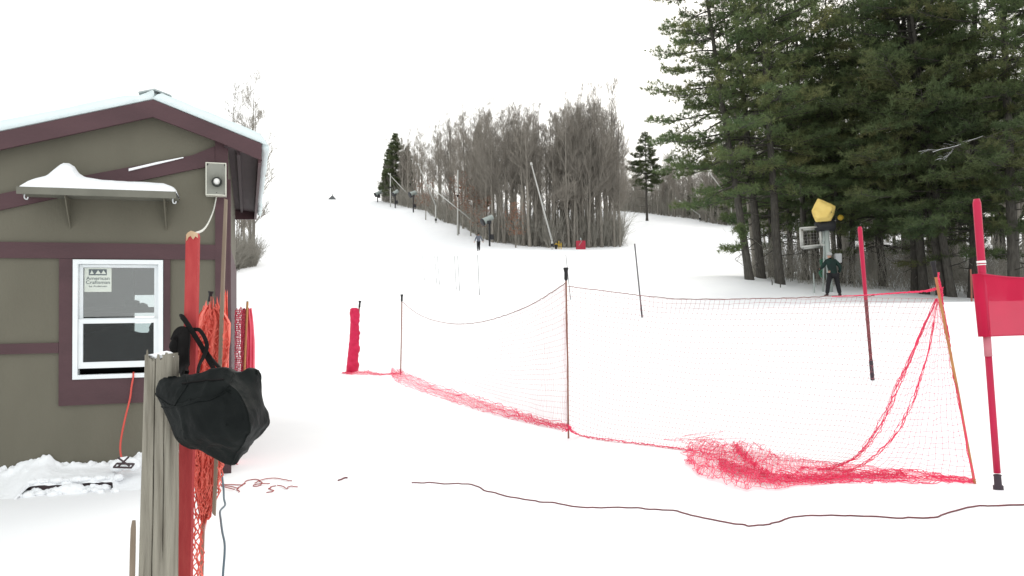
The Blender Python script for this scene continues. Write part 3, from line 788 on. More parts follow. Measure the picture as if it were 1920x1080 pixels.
for py in range(582, 874, 4):
    b.tube([P(440 + k * 2.7 + rr.uniform(-.5, .5) + (-16 * (py - 690) / 190 if py > 690 else 0), py + rr.uniform(-1, 1), DR - .10 + .006 * math.sin(k + py)) for k in range(9)], .0042, 4, False)
build('loose_mesh', b, M['pinknet'], rn)
yp = thing('net_pole', 'thin yellow pole holding the pink net roll beside the hut', 'pole', ground_under(P(455, 880, DR)), 'net poles')
b = MB(); b.tube([P(464, 566, DR - .12), P(458, 700, DR - .12), P(438, 876, DR - .1)], .011, 8); build('shaft', b, M['pole_yel'], yp)
b = MB(); b.lathe(P(464, 567, DR - .12), V((0, 0, 1)), [(0, .009), (.006, .012), (.012, .006)], 8); build('cap', b, M['lath'], yp)

# ---- black bag
bag = thing('black_bag', 'slumped black nylon bag hanging from the timber post by its straps', 'bag', P(400, 868, 2.72))
def bp_(x, y, d): return P(x, y, d)
FV = {
 'tl': (291, 716, 2.76), 'tl2': (300, 707, 2.75), 't1': (350, 703, 2.745), 't2': (400, 692, 2.73), 't3': (417, 686, 2.73), 't4': (440, 700, 2.725), 't5': (466, 689, 2.76), 't6': (484, 693, 2.80), 'tr': (491, 712, 2.83),
 'r1': (492, 742, 2.84), 'r2': (498, 765, 2.84), 'r3': (511, 791, 2.83), 'r4': (503, 803, 2.82), 'r5': (489, 813, 2.80), 'b1': (465, 846, 2.76), 'b2': (447, 869, 2.72), 'b3': (432, 874, 2.72), 'b4': (405, 861, 2.73), 'b5': (372, 842, 2.74),
 'b6': (337, 838, 2.75), 'l1': (318, 800, 2.75), 'l2': (303, 762, 2.76), 'l3': (292, 738, 2.76),
 # inside
 'c1': (431, 716, 2.66), 'c2': (417, 743, 2.70), 'c3': (385, 748, 2.655), 'c4': (322, 763, 2.69), 'c5': (452, 748, 2.665), 'c6': (473, 793, 2.63), 'c7': (466, 822, 2.65), 'c8': (446, 852, 2.685),
 'u1': (345, 722, 2.68), 'u2': (395, 716, 2.70), 'm1': (360, 795, 2.625), 'm2': (405, 775, 2.605), 'm3': (440, 790, 2.61), 'm4': (430, 825, 2.62), 'm5': (385, 828, 2.64), 'm6': (345, 822, 2.68), 's1': (478, 735, 2.75), 's2': (492, 788, 2.74), 's3': (483, 815, 2.74)}
keys = list(FV); idx = {k: i for i, k in enumerate(keys)}
out = ['tl', 'tl2', 't1', 't2', 't3', 't4', 't5', 't6', 'tr', 'r1', 'r2', 'r3', 'r4', 'r5', 'b1', 'b2', 'b3', 'b4', 'b5', 'b6', 'l1', 'l2', 'l3']
FF = [('tl', 'l3', 'c4', 'u1'), ('tl', 'u1', 't1', 'tl2'), ('t1', 'u1', 'u2', 't2'), ('t2', 'u2', 'c1', 't4', 't3'), ('u1', 'c4', 'c3', 'u2'), ('u2', 'c3', 'c2', 'c1'),
      ('t4', 'c1', 's1', 't5'), ('t5', 's1', 'tr', 't6'), ('c1', 'c5', 's1'), ('s1', 'r1', 'tr'), ('c1', 'c2', 'c5'), ('s1', 's2', 'r2', 'r1'), ('c5', 'c6', 's2', 's1'), ('s2', 'r4', 'r3', 'r2'), ('s2', 's3', 'r5', 'r4'), ('c6', 'c7', 's3', 's2'),
      ('c7', 'b1', 'r5', 's3'), ('c7', 'c8', 'b2', 'b1'), ('c8', 'b4', 'b3', 'b2'), ('l3', 'l2', 'c4'), ('l2', 'l1', 'm1', 'c4'), ('c4', 'm1', 'm2', 'c3'), ('c3', 'm2', 'c2'), ('c2', 'm2', 'm3', 'c5'), ('c5', 'm3', 'c6'), ('m3', 'm4', 'c7', 'c6'), ('m2', 'm4', 'm3'), ('m1', 'm5', 'm4', 'm2'),
      ('l1', 'b6', 'm6'), ('l1', 'm6', 'm1'), ('m6', 'm5', 'm1'), ('b6', 'b5', 'm5', 'm6'), ('m5', 'b5', 'b4', 'c8'), ('m5', 'c8', 'm4'), ('m4', 'c8', 'c7')]
vs = [P(*FV[k]) for k in keys]; n0 = len(vs)
cen = sum((vs[idx[k]] for k in out), V()) / len(out)
bk_ring = []
for k in out:
    p_ = vs[idx[k]]; q = cen + (p_ - cen) * .8; q = V((q.x, 2.90, q.z)); bk_ring.append(len(vs)); vs.append(q)
fs_ = [tuple(idx[k] for k in f) for f in FF]
for i in range(len(out)):
    j = (i + 1) % len(out); fs_.append((idx[out[i]], idx[out[j]], bk_ring[j], bk_ring[i]))
fs_.append(tuple(bk_ring))
b = MB(); b.add(vs, fs_)
body = build('bag_body', b, M['black_bag'], bag, True)
bm = bmesh.new(); bm.from_mesh(body.data); bmesh.ops.recalc_face_normals(bm, faces=bm.faces); bm.to_mesh(body.data); bm.free()
cl = body.data.attributes.get('crease_edge') or body.data.attributes.new('crease_edge', 'FLOAT', 'EDGE')
crk = {tuple(sorted((idx[a], idx[c]))): w_ for a, c, w_ in [('c1', 'c5', .7), ('c5', 'c6', .8), ('c6', 'c7', .8), ('c7', 'c8', .8), ('c4', 'c3', .6), ('c3', 'c2', .6), ('c2', 'c1', .7), ('c8', 'b3', .5)]}
for i in range(len(out)):
    crk[tuple(sorted((idx[out[i]], idx[out[(i + 1) % len(out)]])))] = .55
for e in body.data.edges:
    w_ = crk.get(tuple(sorted(e.vertices)))
    if w_: cl.data[e.index].value = w_
sm = body.modifiers.new('s', 'SUBSURF'); sm.levels = 4; sm.render_levels = 4
bake_mods(body)
for v in body.data.vertices:
    c = v.co; nrm = v.normal
    rdg = 1 - abs(mnoise.noise(V((c.x * 9 + c.z * 5, c.y * 6, c.z * 4 - c.x * 5)))) * 2
    v.co = c + nrm * (.009 * mnoise.noise(c * 11) + .006 * max(0, rdg - .55) * 2 + .004 * mnoise.noise(V((c.x * 34 + c.z * 22, c.y * 20, c.z * 9 - c.x * 14))))
body.data.shade_smooth()
from mathutils.bvhtree import BVHTree
bvh = BVHTree.FromPolygons([v.co.copy() for v in body.data.vertices], [tuple(p_.vertices) for p_ in body.data.polygons])
ol = root_loc(bag)
def on_bag(ks, r, n=9, lift=.0):
    q = smooth_curve([P(*FV[k]) if isinstance(k, str) else P(*k) for k in ks], n); o_ = []
    for p_ in q:
        hit = bvh.find_nearest(p_ - ol)
        o_.append(hit[0] + hit[1] * lift + ol)
    b_ = MB(); b_.tube(o_, r, 6); return b_
sp_ = MB()
for ks in (['c1', 'c5', 'c6', 'c7', 'c8', 'b3'], ['l3', 'c4', 'c3', 'c2', 'c1', 't4'], ['t1', 'u1', 'c4', 'l2']):
    q = on_bag(ks, .0028, 9, .0005); sp_.add(q.v, q.f)
build('seam_piping', sp_, M['black_bag'], bag, True)
b = on_bag([(340, 716, 2.70), (380, 712, 2.70), (418, 708, 2.68)], .0032, 8, .001); build('zip', b, M['strap'], bag, True)
def ribbon(pts, wid, th, axis=V((.8, 0, .6))):
    pts = smooth_curve(pts, 8); b = MB(); n_ = len(pts)
    for i, p_ in enumerate(pts):
        t = (pts[min(i + 1, n_ - 1)] - pts[max(i - 1, 0)]).normalized(); s = t.cross(V((0, 1, 0))).normalized(); u = s.cross(t).normalized()
        for a_, c_ in ((-1, -1), (1, -1), (1, 1), (-1, 1)): b.v.append(tuple(p_ + s * (a_ * wid / 2) + u * (c_ * th / 2)))
    for i in range(n_ - 1):
        for k in range(4):
            k2 = (k + 1) % 4; b.f.append((i * 4 + k, i * 4 + k2, i * 4 + 4 + k2, i * 4 + 4 + k))
    b.f += [(0, 1, 2, 3), ((n_ - 1) * 4 + 3, (n_ - 1) * 4 + 2, (n_ - 1) * 4 + 1, (n_ - 1) * 4)]; return b
st = MB()
r1 = ribbon([P(341, 597, 3.00), P(339, 593, 2.96), P(345, 598, 2.945), P(362, 624, 2.94), P(378, 650, 2.94), P(392, 676, 2.92), P(402, 694, 2.82), P(406, 700, 2.76)], .018, .004); st.add(r1.v, r1.f)
r2 = ribbon([P(362, 618, 2.95), P(374, 619, 2.94), P(384, 634, 2.93), P(388, 650, 2.92), P(382, 668, 2.90), P(374, 684, 2.84), P(371, 700, 2.77)], .014, .004); st.add(r2.v, r2.f)
r3 = ribbon([P(384, 655, 2.935), P(396, 672, 2.92), P(410, 688, 2.80), P(416, 694, 2.75)], .013, .004); st.add(r3.v, r3.f)
build('strap', st, M['strap'], bag)
# padded shoulder strap behind the post's right edge
st = ribbon([P(330, 640, 2.96), P(336, 626, 2.945), P(343, 622, 2.94), P(346, 634, 2.94), P(344, 660, 2.94), P(345, 690, 2.92), P(348, 706, 2.80)], .040, .014)
b = MB(); b.blob(P(329, 650, 2.95), (.022, .02, .032), .2, 2, 14, 10, 1); st.add(b.v, b.f)
build('shoulder_pad', st, M['strap'], bag, True)

# ---- cables and cords on the snow
def on_ground(pts, lift=.004, wob=0.0, seed=0, n=8):
    q = []
    for px, py in pts: q.append(G(px, py, 1.0))
    q = smooth_curve(q, n); out_ = []
    for i, p_ in enumerate(q):
        w_ = V((mnoise.noise(V((i * .35, seed, 0))), mnoise.noise(V((i * .35, seed, 5))), 0)) * wob
        x, y = p_.x + w_.x, p_.y + w_.y; out_.append(V((x, y, g(x, y) + lift)))
    return out_
b = MB(); b.tube(on_ground([(772, 906), (800, 906), (850, 908), (883, 909), (910, 920), (950, 931), (1000, 940), (1040, 944), (1080, 951), (1120, 953), (1160, 952), (1210, 955), (1260, 958), (1300, 968), (1350, 978), (1390, 985), (1425, 986), (1455, 981), (1490, 970), (1560, 967), (1620, 969), (1700, 972), (1750, 971), (1780, 962), (1830, 950), (1880, 949), (1960, 944)], .004, .03, 2, 6), .0050, 6)
own('rope', b, M['rope'], 'long dark red rope winding over the snow below the netting', 'rope', loc=G(1390, 985), smooth=True)
b = MB(); b.tube(on_ground([(634, 902), (640, 900), (646, 897), (652, 897)], .006, .01, 9, 4), .006, 6)
own('cord_end', b, M['rope'], 'short bit of cord showing through the snow between hut and netting', 'cord', loc=G(640, 899))
b = MB()
for sd_, pts in enumerate([[(414, 910), (440, 910), (455, 910), (462, 903), (478, 900), (488, 903), (490, 910), (480, 913), (474, 911)], [(414, 913), (430, 914), (448, 918)], [(415, 915), (440, 921)], [(448, 924), (446, 917), (452, 912), (460, 908)], [(478, 908), (490, 902), (505, 899), (520, 899), (535, 902), (548, 904)],
                  [(476, 912), (490, 910), (505, 910)], [(500, 925), (512, 922), (506, 918), (508, 914), (518, 912)], [(520, 912), (530, 914), (537, 918), (545, 914), (556, 915)]]):
    q = on_ground(pts, .006 + .004 * (sd_ % 3), .015, sd_, 6); b.tube(q, .0040, 5)
own('tangled_cord', b, M['cord_thin'], 'tangle of red cord lying on the snow right of the orange net', 'cord', loc=G(460, 910), smooth=True)
b = MB()
pp = [P(416, 890, 3.4), P(419, 915, 3.4), P(420, 935, 3.35), P(422, 947, 3.3), P(413, 958, 3.2), P(414, 975, 3.1), P(417, 998, 3.0), P(421, 1018, 2.95), P(421, 1040, 2.9), P(418, 1080, 2.85), P(417, 1130, 2.8)]
gp = G(417, 1180, 1.0)
b.tube(smooth_curve(pp + [gp], 8), .0042, 6)
own('thin_cable', b, M['cable_blue'], 'thin blue-grey cable hanging down from the orange net to the snow', 'cable', loc=gp, smooth=True)
# ------------------------------------------------------------------ safety nets (red mesh fence on poles)
def net_pole(label, ptop, pbot, r, mat, cap_len=.12, capr=.026, yel=None):
    t = thing('net_pole', label, 'pole', ground_under(pbot), 'net poles')
    ax_ = (ptop - pbot).normalized(); base = pbot - ax_ * .12; c0 = ptop - ax_ * cap_len
    b = MB(); b.tube([base, base.lerp(c0, .25), base.lerp(c0, .5) + V((.004, 0, 0)), base.lerp(c0, .75), c0], r, 10); build('shaft', b, mat, t, True)
    b = MB(); b.lathe(c0 - ax_ * .01, ax_, [(0, r * 1.15), (.01, capr * .62), (cap_len * .12, capr * .72), (cap_len * .7, capr * .66), (cap_len * .82, capr * .8), (cap_len, capr), (cap_len + .012, capr * .96)], 14); build('cap', b, M['rubber'], t, True)
    return t
dA, dB_, dC = 18.0, 8.4, 6.3
A_t, A_b = P(753.5, 552, dA), P(751, 703, dA)
B_t, B_b = P(1061, 502, dB_), P(1066, 821, dB_)
C_t, C_b = P(1749, 490, dC), P(1828, 908, dC)
R_t, R_b = P(675, 564, 20.0), P(662, 697, 20.0)
net_pole('thin net pole at the far end of the sagging net, left of centre', A_t, A_b, .013, M['pole_tan'], .15, .034)
net_pole('tan net pole with black cap at the middle corner of the netting', B_t, B_b, .010, M['pole_tan'], .125, .027)
net_pole('leaning yellow and orange net pole at the right end of the netting', C_t, C_b, .0105, M['pole_yel'], .115, .022)
net_pole('pole inside the upright crimson net roll, only its black cap showing', R_t, R_b, .02, M['pole_tan'], .16, .036)

def catmull_px(pts, t):
    """pts: (px, py, d) with uniform knots; returns a point at t in 0..1"""
    n_ = len(pts) - 1; x = min(max(t, 0), 1) * n_; i = min(int(x), n_ - 1); u = x - i
    q = [np.array(pts[max(i - 1, 0)]), np.array(pts[i]), np.array(pts[i + 1]), np.array(pts[min(i + 2, n_)])]
    r_ = .5 * ((2 * q[1]) + (q[2] - q[0]) * u + (2 * q[0] - 5 * q[1] + 4 * q[2] - q[3]) * u * u + (3 * q[1] - q[0] - 3 * q[2] + q[3]) * u ** 3)
    return P(*r_)

def net_panel(b, top, bot, nu, nv, rad_, wob=.012, seed=0, bulge=.05, hrad=None, u0=0, u1=1, ease=1.0):
    S = {}
    for i in range(nu + 1):
        u = i / nu; a = catmull_px(top, u); c = catmull_px(bot, u)
        for j in range(nv + 1):
            v = j / nv; p_ = a.lerp(c, v)
            p_ += V((wob * mnoise.noise(V((u * 9, v * 5, seed))) + .3 * wob * mnoise.noise(V((i * .9, j * .9, seed))), bulge * math.sin(math.pi * v) + wob * 2 * mnoise.noise(V((u * 5, v * 3, seed + 9))), wob * mnoise.noise(V((u * 7, v * 6, seed + 4))) + .3 * wob * mnoise.noise(V((i * .8, j * .8, seed + 3)))))
            S[i, j] = p_
    for i in range(nu + 1): b.tube([S[i, j] for j in range(nv + 1)], rad_, 3, False)
    for j in range(nv + 1): b.tube([S[i, j] for i in range(nu + 1)], hrad or rad_, 3, False)
    return S

def crumple(b, fa, fb, nu, nv, rad_, hgt, seed, rough_=.03, folds=5, fold_amp=.05):
    """netting heaped on the ground between two edges given as functions of u"""
    S = {}
    for i in range(nu + 1):
        u = i / nu
        for j in range(nv + 1):
            v = j / nv
            if folds == 0: vv = min(1, max(0, v + .20 * mnoise.noise(V((u * 7, v * 3, seed))) + .10 * mnoise.noise(V((u * 23, v * 5, seed + 3)))))
            else: vv = .5 + .5 * math.sin((v * folds + .25 * mnoise.noise(V((u * 4, v * 3, seed)))) * math.pi) * (.55 + .45 * abs(mnoise.noise(V((u * 6, v * 5, seed + 2)))))
            p_ = fa(u).lerp(fb(u), vv)
            q3 = lambda f1, f2, k: mnoise.noise(V((u * f1, v * f2, seed + k)))
            n1 = q3(16, 7, 1) + .7 * q3(41, 17, 2); n2 = q3(16, 7, 7) + .7 * q3(41, 17, 8); n3 = q3(13, 6, 13) + .6 * q3(37, 15, 5)
            x = p_.x + rough_ * (n1 + .15 * random.uniform(-1, 1)); y = p_.y + rough_ * 1.4 * (n2 + .15 * random.uniform(-1, 1))
            h = hgt(u, vv) * (.15 + 1.3 * abs(n3)) * (.85 + .15 * random.random())
            S[i, j] = V((x, y, g(x, y) + .006 + max(0, h)))
    for i in range(nu + 1): b.tube([S[i, j] for j in range(nv + 1)], rad_, 3, False)
    for j in range(nv + 1): b.tube([S[i, j] for i in range(nu + 1)], rad_, 3, False)

# --- far, sagging net between the far pole and the middle pole
def dAB(px): # depth along the straight fence line in the picture
    xa, xb = (753.5 - 960) / FPX, (1063 - 960) / FPX; t = ((px - 960) / FPX - xa) / (xb - xa)
    return 1 / ((1 - t) / dA + t / dB_)
topAB = [(px, py, dAB(px)) for px, py in ((755, 566), (778, 585), (808, 599), (850, 607), (895, 605), (935, 595), (970, 583), (1005, 566), (1035, 548), (1061, 530))]
botAB = [(px, py, dAB(px)) for px, py in ((752, 697), (778, 706), (808, 715), (850, 733), (895, 748), (935, 763), (970, 775), (1005, 786), (1035, 795), (1064, 800))]
nt1 = thing('safety_net', 'sagging red mesh net with its hem bunched on the snow, left of the middle pole', 'net', G(900, 760), 'mesh safety nets')
b = MB(); net_panel(b, topAB, botAB, 150, 24, .0013, .02, 1, .05); build('mesh', b, M['net_thin'], nt1)
b = MB(); b.tube([catmull_px(topAB, i / 90) + jit(.004) for i in range(91)], .0055, 5); build('top_rope', b, M['rope_grey'], nt1)
lowc = [(733, 700), (745, 716), (780, 731), (840, 751), (900, 770), (960, 786), (1010, 798), (1062, 808)]
upc = [(736, 690), (760, 704), (800, 722), (850, 738), (900, 752), (960, 774), (1010, 790), (1062, 803)]
GL = [G(*q) for q in lowc]; GU = [G(*q) for q in upc]
def pl_(pts):
    def f_(u):
        x = u * (len(pts) - 1); i = min(int(x), len(pts) - 2); return pts[i].lerp(pts[i + 1], x - i)
    return f_
b = MB(); crumple(b, pl_(GL), pl_(GU), 170, 7, .0016, lambda u, v: .05, 3, .05, 0); crumple(b, pl_(GL), pl_(GU), 90, 5, .0016, lambda u, v: .06, 13, .05, 0)
b.tube([p_ + V((0, 0, .01)) + jit(.02) for p_ in smooth_curve(GL, 14)], .0035, 4); b.tube([p_ + V((0, 0, .05)) + jit(.02) for p_ in smooth_curve(GU, 14)], .0035, 4)
loop = [P(735, 690, 17.5), P(735, 702, 17.2), P(739, 712, 16.8), P(748, 720, 16.4)]; b.tube(smooth_curve(loop, 6), .006, 4)
kn = [A_b + V((random.gauss(0, .05), random.gauss(0, .05), random.uniform(.0, .14))) for _ in range(30)]; b.tube(kn, .004, 3)
build('bunched_hem', b, M['net'], nt1)

# --- near net between the middle pole and the right pole
def dBC(px):
    xa, xb = (1064 - 960) / FPX, (1790 - 960) / FPX; t = ((px - 960) / FPX - xa) / (xb - xa)
    return 1 / ((1 - t) / dB_ + t / dC)
def BC(pts): return [(px, py, dBC(px)) for px, py in pts]
topBC = BC(((1066, 537), (1130, 545), (1195, 553), (1265, 560), (1340, 561), (1420, 560), (1500, 558), (1570, 555), (1640, 555), (1700, 555), (1757, 554)))
fold1 = BC(((1756, 560), (1735, 605), (1710, 665), (1688, 712), (1664, 768), (1640, 815), (1610, 852), (1575, 872), (1530, 882), (1470, 886)))
fold2 = BC(((1752, 600), (1738, 668), (1722, 722), (1705, 765), (1690, 795), (1665, 832), (1635, 858), (1600, 880), (1560, 892), (1500, 900)))
botBC = BC(((1066, 803), (1115, 822), (1165, 830), (1215, 836), (1265, 842), (1330, 850), (1400, 858), (1470, 864), (1540, 868), (1575, 870), (1600, 858)))
nt2 = thing('safety_net', 'large red square-mesh net stretched from the middle pole to the leaning right pole', 'net', G(1400, 880), 'mesh safety nets')
b = MB()
# main panel: the right edge follows the fold
topM = BC(((1066, 537), (1130, 545), (1195, 553), (1265, 560), (1340, 561), (1420, 560), (1500, 558), (1580, 557), (1660, 557), (1754, 558)))
S = {}
nu, nv = 76, 30
botM = botBC[:-2] + [fold1[7]]
leftM = [P(1066 - 3.0 * (1 - k / 8), 537 + (803 - 537) * k / 8, dB_) for k in range(9)]
rightM = fold1[:8]
c00, c10, c01, c11 = catmull_px(topM, 0), catmull_px(topM, 1), catmull_px(botM, 0), catmull_px(botM, 1)
for i in range(nu + 1):
    u = i / nu; a = catmull_px(topM, u); c = catmull_px(botM, u)
    for j in range(nv + 1):
        v = j / nv
        l = leftM[0].lerp(leftM[-1], v); r = catmull_px(rightM, v)
        # Coons patch between the four edges
        p_ = a * (1 - v) + c * v + l * (1 - u) + r * u - (c00 * ((1 - u) * (1 - v)) + c10 * (u * (1 - v)) + c01 * ((1 - u) * v) + c11 * (u * v))
        w_ = .014 * min(1, (1 - u) * 8)
        p_ += V((w_ * mnoise.noise(V((u * 9, v * 6, 2))) + .005 * mnoise.noise(V((i * .9, j * .9, 1))), .05 * math.sin(math.pi * v) * math.sin(math.pi * u) + .03 * mnoise.noise(V((u * 5, v * 3, 8))), w_ * mnoise.noise(V((u * 8, v * 5, 5))) + .005 * mnoise.noise(V((i * .8, j * .8, 3)))))
        S[i, j] = p_
for i in range(nu + 1): b.tube([S[i, j] for j in range(nv + 1)], .0014, 3, False)
for j in range(nv + 1): b.tube([S[i, j] for i in range(nu + 1)], .0014, 3, False)
build('mesh', b, M['net_thin'], nt2)
# triangular end panel between the fold and the right pole, with wider open cells
b = MB(); nu2, nv2 = 17, 30
poleR = BC(((1762, 565), (1770, 605), (1778, 645), (1786, 690), (1795, 735), (1803, 780), (1811, 825), (1820, 868), (1826, 898)))
leftE = fold1[:8]
S2 = {}
for i in range(nu2 + 1):
    for j in range(nv2 + 1):
        v = j / nv2; l = catmull_px(leftE, v); r = catmull_px(poleR, v); p_ = l.lerp(r, i / nu2)
        S2[i, j] = p_ + V((.014 * mnoise.noise(V((i * .5, j * .4, 1))), .02 * mnoise.noise(V((i * .3, j * .3, 6))), .018 * mnoise.noise(V((i * .5, j * .4, 9))) + .010 * random.uniform(-1, 1)))
for i in range(nu2 + 1): b.tube([S2[i, j] for j in range(nv2 + 1)], .0016, 3, False)
for j in range(nv2 + 1): b.tube([S2[i, j] for i in range(nu2 + 1)], .0016, 3, False)
build('end_mesh', b, M['net'], nt2)
# the bundled folds and edge ropes
b = MB()
def bundle(b, path, nstr, spread0, spread1, rad_, seed, n_=60):
    rr = random.Random(seed)
    for s in range(nstr):
        ph = rr.uniform(0, 6.28); fr = rr.uniform(9, 16)
        pts = []
        for i in range(n_ + 1):
            t = i / n_; sp = spread0 + (spread1 - spread0) * t
            p_ = catmull_px(path, t)
            pts.append(p_ + V((math.sin(t * fr * 2 + ph) * sp + rr.uniform(-1, 1) * sp * .5, math.cos(t * fr + ph) * sp * .6, rr.uniform(-1, 1) * sp * .35)))
        b.tube(pts, rad_, 4, False)
bundle(b, fold1, 8, .008, .030, .0026, 1); bundle(b, fold2, 6, .006, .026, .0025, 2)
ptop = BC(((1757, 512), (1760, 530), (1764, 548), (1766, 566), (1772, 600), (1782, 650)))
bundle(b, ptop, 7, .016, .006, .0035, 5, 40)
# along the leaning pole
bundle(b, poleR, 3, .010, .008, .0026, 6, 60)
# gathered top edge near the right pole
topG = BC(((1560, 556), (1610, 554), (1660, 551), (1700, 548), (1735, 546), (1762, 540)))
bundle(b, topG, 9, .003, .026, .0026, 7, 50)
build('bundled_edge', b, M['net'], nt2)
b = MB()
tr = BC(((1066, 537), (1130, 545), (1195, 553), (1265, 560), (1340, 561), (1420, 560), (1500, 558), (1570, 555), (1640, 555)))
b.tube([catmull_px(tr, i / 80) + jit(.003) for i in range(81)], .0042, 5)
build('top_rope', b, M['rope_grey'], nt2)
b = MB()
be = [P(1066, 797, 8.38), P(1072, 808, 8.3)] + [G(x, y) + V((0, 0, .012)) for x, y in ((1088, 818), (1110, 823), (1150, 828), (1200, 834), (1250, 840), (1300, 846))]
be = smooth_curve(be, 10)
for s in range(4): b.tube([p_ + jit(.012) for p_ in be], .0030, 4, False)
kn = [P(1066, 803, dB_) + V((random.gauss(0, .025), random.gauss(0, .02), random.uniform(-.05, .05))) for _ in range(40)]; b.tube(kn, .0032, 3)
build('bottom_rope', b, M['net'], nt2)
# the heap
b = MB()
hl = [G(*q) for q in ((1284, 868), (1300, 886), (1345, 908), (1405, 924), (1470, 918), (1540, 910), (1600, 906), (1680, 905), (1760, 905), (1826, 908))]
hu = [G(*q) for q in ((1292, 838), (1320, 832), (1375, 836), (1420, 845), (1470, 858), (1540, 868), (1600, 872), (1680, 882), (1760, 893), (1824, 904))]
crumple(b, pl_(hl), pl_(hu), 92, 10, .0019, lambda u, v: .09 * math.exp(-((u - .16) / .2) ** 2) + .02, 21, .040, 0)
crumple(b, pl_([hl[1], hl[2], hl[3], hl[4], hl[5], hl[6]]), pl_([hu[1], hu[2], hu[3], hu[4], hu[5], hu[6]]), 76, 9, .0018, lambda u, v: .08 * math.exp(-((u - .3) / .3) ** 2) + .02, 57, .042, 0)
hl2 = [G(*q) for q in ((1345, 888), (1385, 902), (1430, 916), (1500, 911), (1560, 905), (1640, 900), (1700, 899))]; hu2 = [G(*q) for q in ((1350, 858), (1385, 870), (1430, 886), (1500, 893), (1560, 893), (1640, 891), (1700, 894))]
crumple(b, pl_(hl2), pl_(hu2), 80, 14, .0019, lambda u, v: .05, 33, .030, 3)
crumple(b, pl_([G(1370, 845), G(1385, 862), G(1410, 884), G(1440, 902)]), pl_([G(1390, 838), G(1402, 858), G(1425, 880), G(1450, 895)]), 36, 8, .0019, lambda u, v: .08, 71, .025, 2)
for k in range(12):   # loose curls standing out of the heap
    c = hu[random.randint(0, 3)].lerp(hl[random.randint(0, 3)], random.random() * .6)
    b.tube(smooth_curve([c + V((random.gauss(0, .09), random.gauss(0, .07), random.uniform(.0, .13))) for _ in range(6)], 6), .0020, 3)
for pth in (((1470, 900), (1560, 903), (1650, 900), (1740, 899), (1826, 906)), ((1500, 882), (1580, 886), (1640, 887), (1700, 885), (1760, 894), (1826, 904)), ((1440, 905), (1520, 908), (1600, 907), (1700, 908), (1826, 908))):
    q = smooth_curve([G(*a) + V((0, 0, .02)) for a in pth], 14)
    for s in range(3): b.tube([p_ + jit(.014) for p_ in q], .0030, 4, False)
build('heaped_net', b, M['net'], nt2)

# --- upright crimson net roll and netting on the ground before it
b = MB(); NSg = 22; rows = 48
prf_l = [(577, 656), (590, 656), (605, 657), (640, 655), (665, 652), (697, 649)]; prf_r = [(577, 672), (590, 675), (612, 673), (625, 675), (640, 673), (655, 675), (668, 672), (676, 671), (684, 674), (697, 671)]
for i in range(rows + 1):
    py = 577 + 120 * i / rows; l = np.interp(py, *zip(*prf_l)); r = np.interp(py, *zip(*prf_r))
    l += 1.0 * mnoise.noise(V((i * .35, 1, 0))); r += 1.6 * mnoise.noise(V((i * .45, 7, 0)))
    if i == 0: l += 4; r -= 3
    cpx = (l + r) / 2; c = P(cpx, py, 20.0); rad_ = (r - l) / 2 * 20 / FPX
    for k in range(NSg):
        a = 2 * math.pi * k / NSg; rr_ = rad_ * (1 + .10 * mnoise.noise(V((math.cos(a) * 2, math.sin(a) * 2, i * .25))))
        if abs(math.sin(a)) < .3: rr_ = rad_
        b.v.append((c.x + math.cos(a) * rr_, c.y + math.sin(a) * rr_, c.z))
for i in range(rows):
    for k in range(NSg):
        k2 = (k + 1) % NSg; b.f.append((i * NSg + k, i * NSg + k2, (i + 1) * NSg + k2, (i + 1) * NSg + k))
b.f.append(tuple(range(NSg))[::-1]); b.f.append(tuple(rows * NSg + k for k in range(NSg)))
own('rolled_net', b, M['rolled'], 'upright lumpy roll of crimson netting standing on the snow left of centre', 'net', 'rolled nets', True, loc=G(661, 697))
b = MB(); fl_ = [G(*q) for q in ((642, 702), (660, 705), (690, 706), (720, 705), (748, 703))]; fu_ = [G(*q) for q in ((642, 699), (660, 697), (690, 694), (715, 702), (748, 699))]
crumple(b, pl_(fl_), pl_(fu_), 60, 7, .0024, lambda u, v: .03, 41, .06, 3)
own('loose_net', b, M['net'], 'pale pink strip of netting lying on the snow at the foot of the crimson roll', 'net', loc=G(690, 702))
# ------------------------------------------------------------------ slalom poles and the gate with its panel
def slalom(label, x0, y0, x1, y1, d, r, mat, foot=None, footlen=.12, top=None):
    a = P(x1, y1, d); z = g(a.x, a.y); 
    t = thing('slalom_pole', label, 'slalom pole', (a.x, a.y, z), 'slalom poles')
    e = P(x0, y0, d); ax_ = (e - a).normalized(); c = a + ax_ * footlen
    b = MB(); b.tube([c, c.lerp(e, .5), e], r, 10); build('shaft', b, mat, t, True)
    b = MB(); b.tube([a - ax_ * .15, c], r * 1.15, 10); build('foot', b, foot or M['gate_dark'], t, True)
    return t
for i, (x0, y0, x1, y1, d, nm) in enumerate([
        (792, 480, 796, 527, 56, 'very thin far slalom pole, leftmost of the group on the slope'),
        (815, 480, 819, 532, 48, 'thin far slalom pole, left one of the close second pair'),
        (820, 480, 824, 533, 47, 'thin far slalom pole, right one of the close second pair'),
        (852, 480, 855.5, 543, 43, 'thin far slalom pole, left one of the third pair on the slope'),
        (858, 480, 862, 546, 42, 'thin far slalom pole, right one of the third pair on the slope'),
        (895.5, 478, 899, 553, 37, 'thin grey slalom pole standing below the walking skier in grey'),
        (1061, 478, 1070, 563, 33, 'thin grey slalom pole right behind the cap of the middle net pole'),
        (1190, 457, 1204, 595, 18, 'dark grey leaning slalom pole on the open snow right of the middle net pole')]):
    slalom(nm, x0, y0, x1, y1, d, (.011, .011, .011, .012, .012, .013, .013, .017)[i], M['thin_grey'], M['gate_dark'], .28)
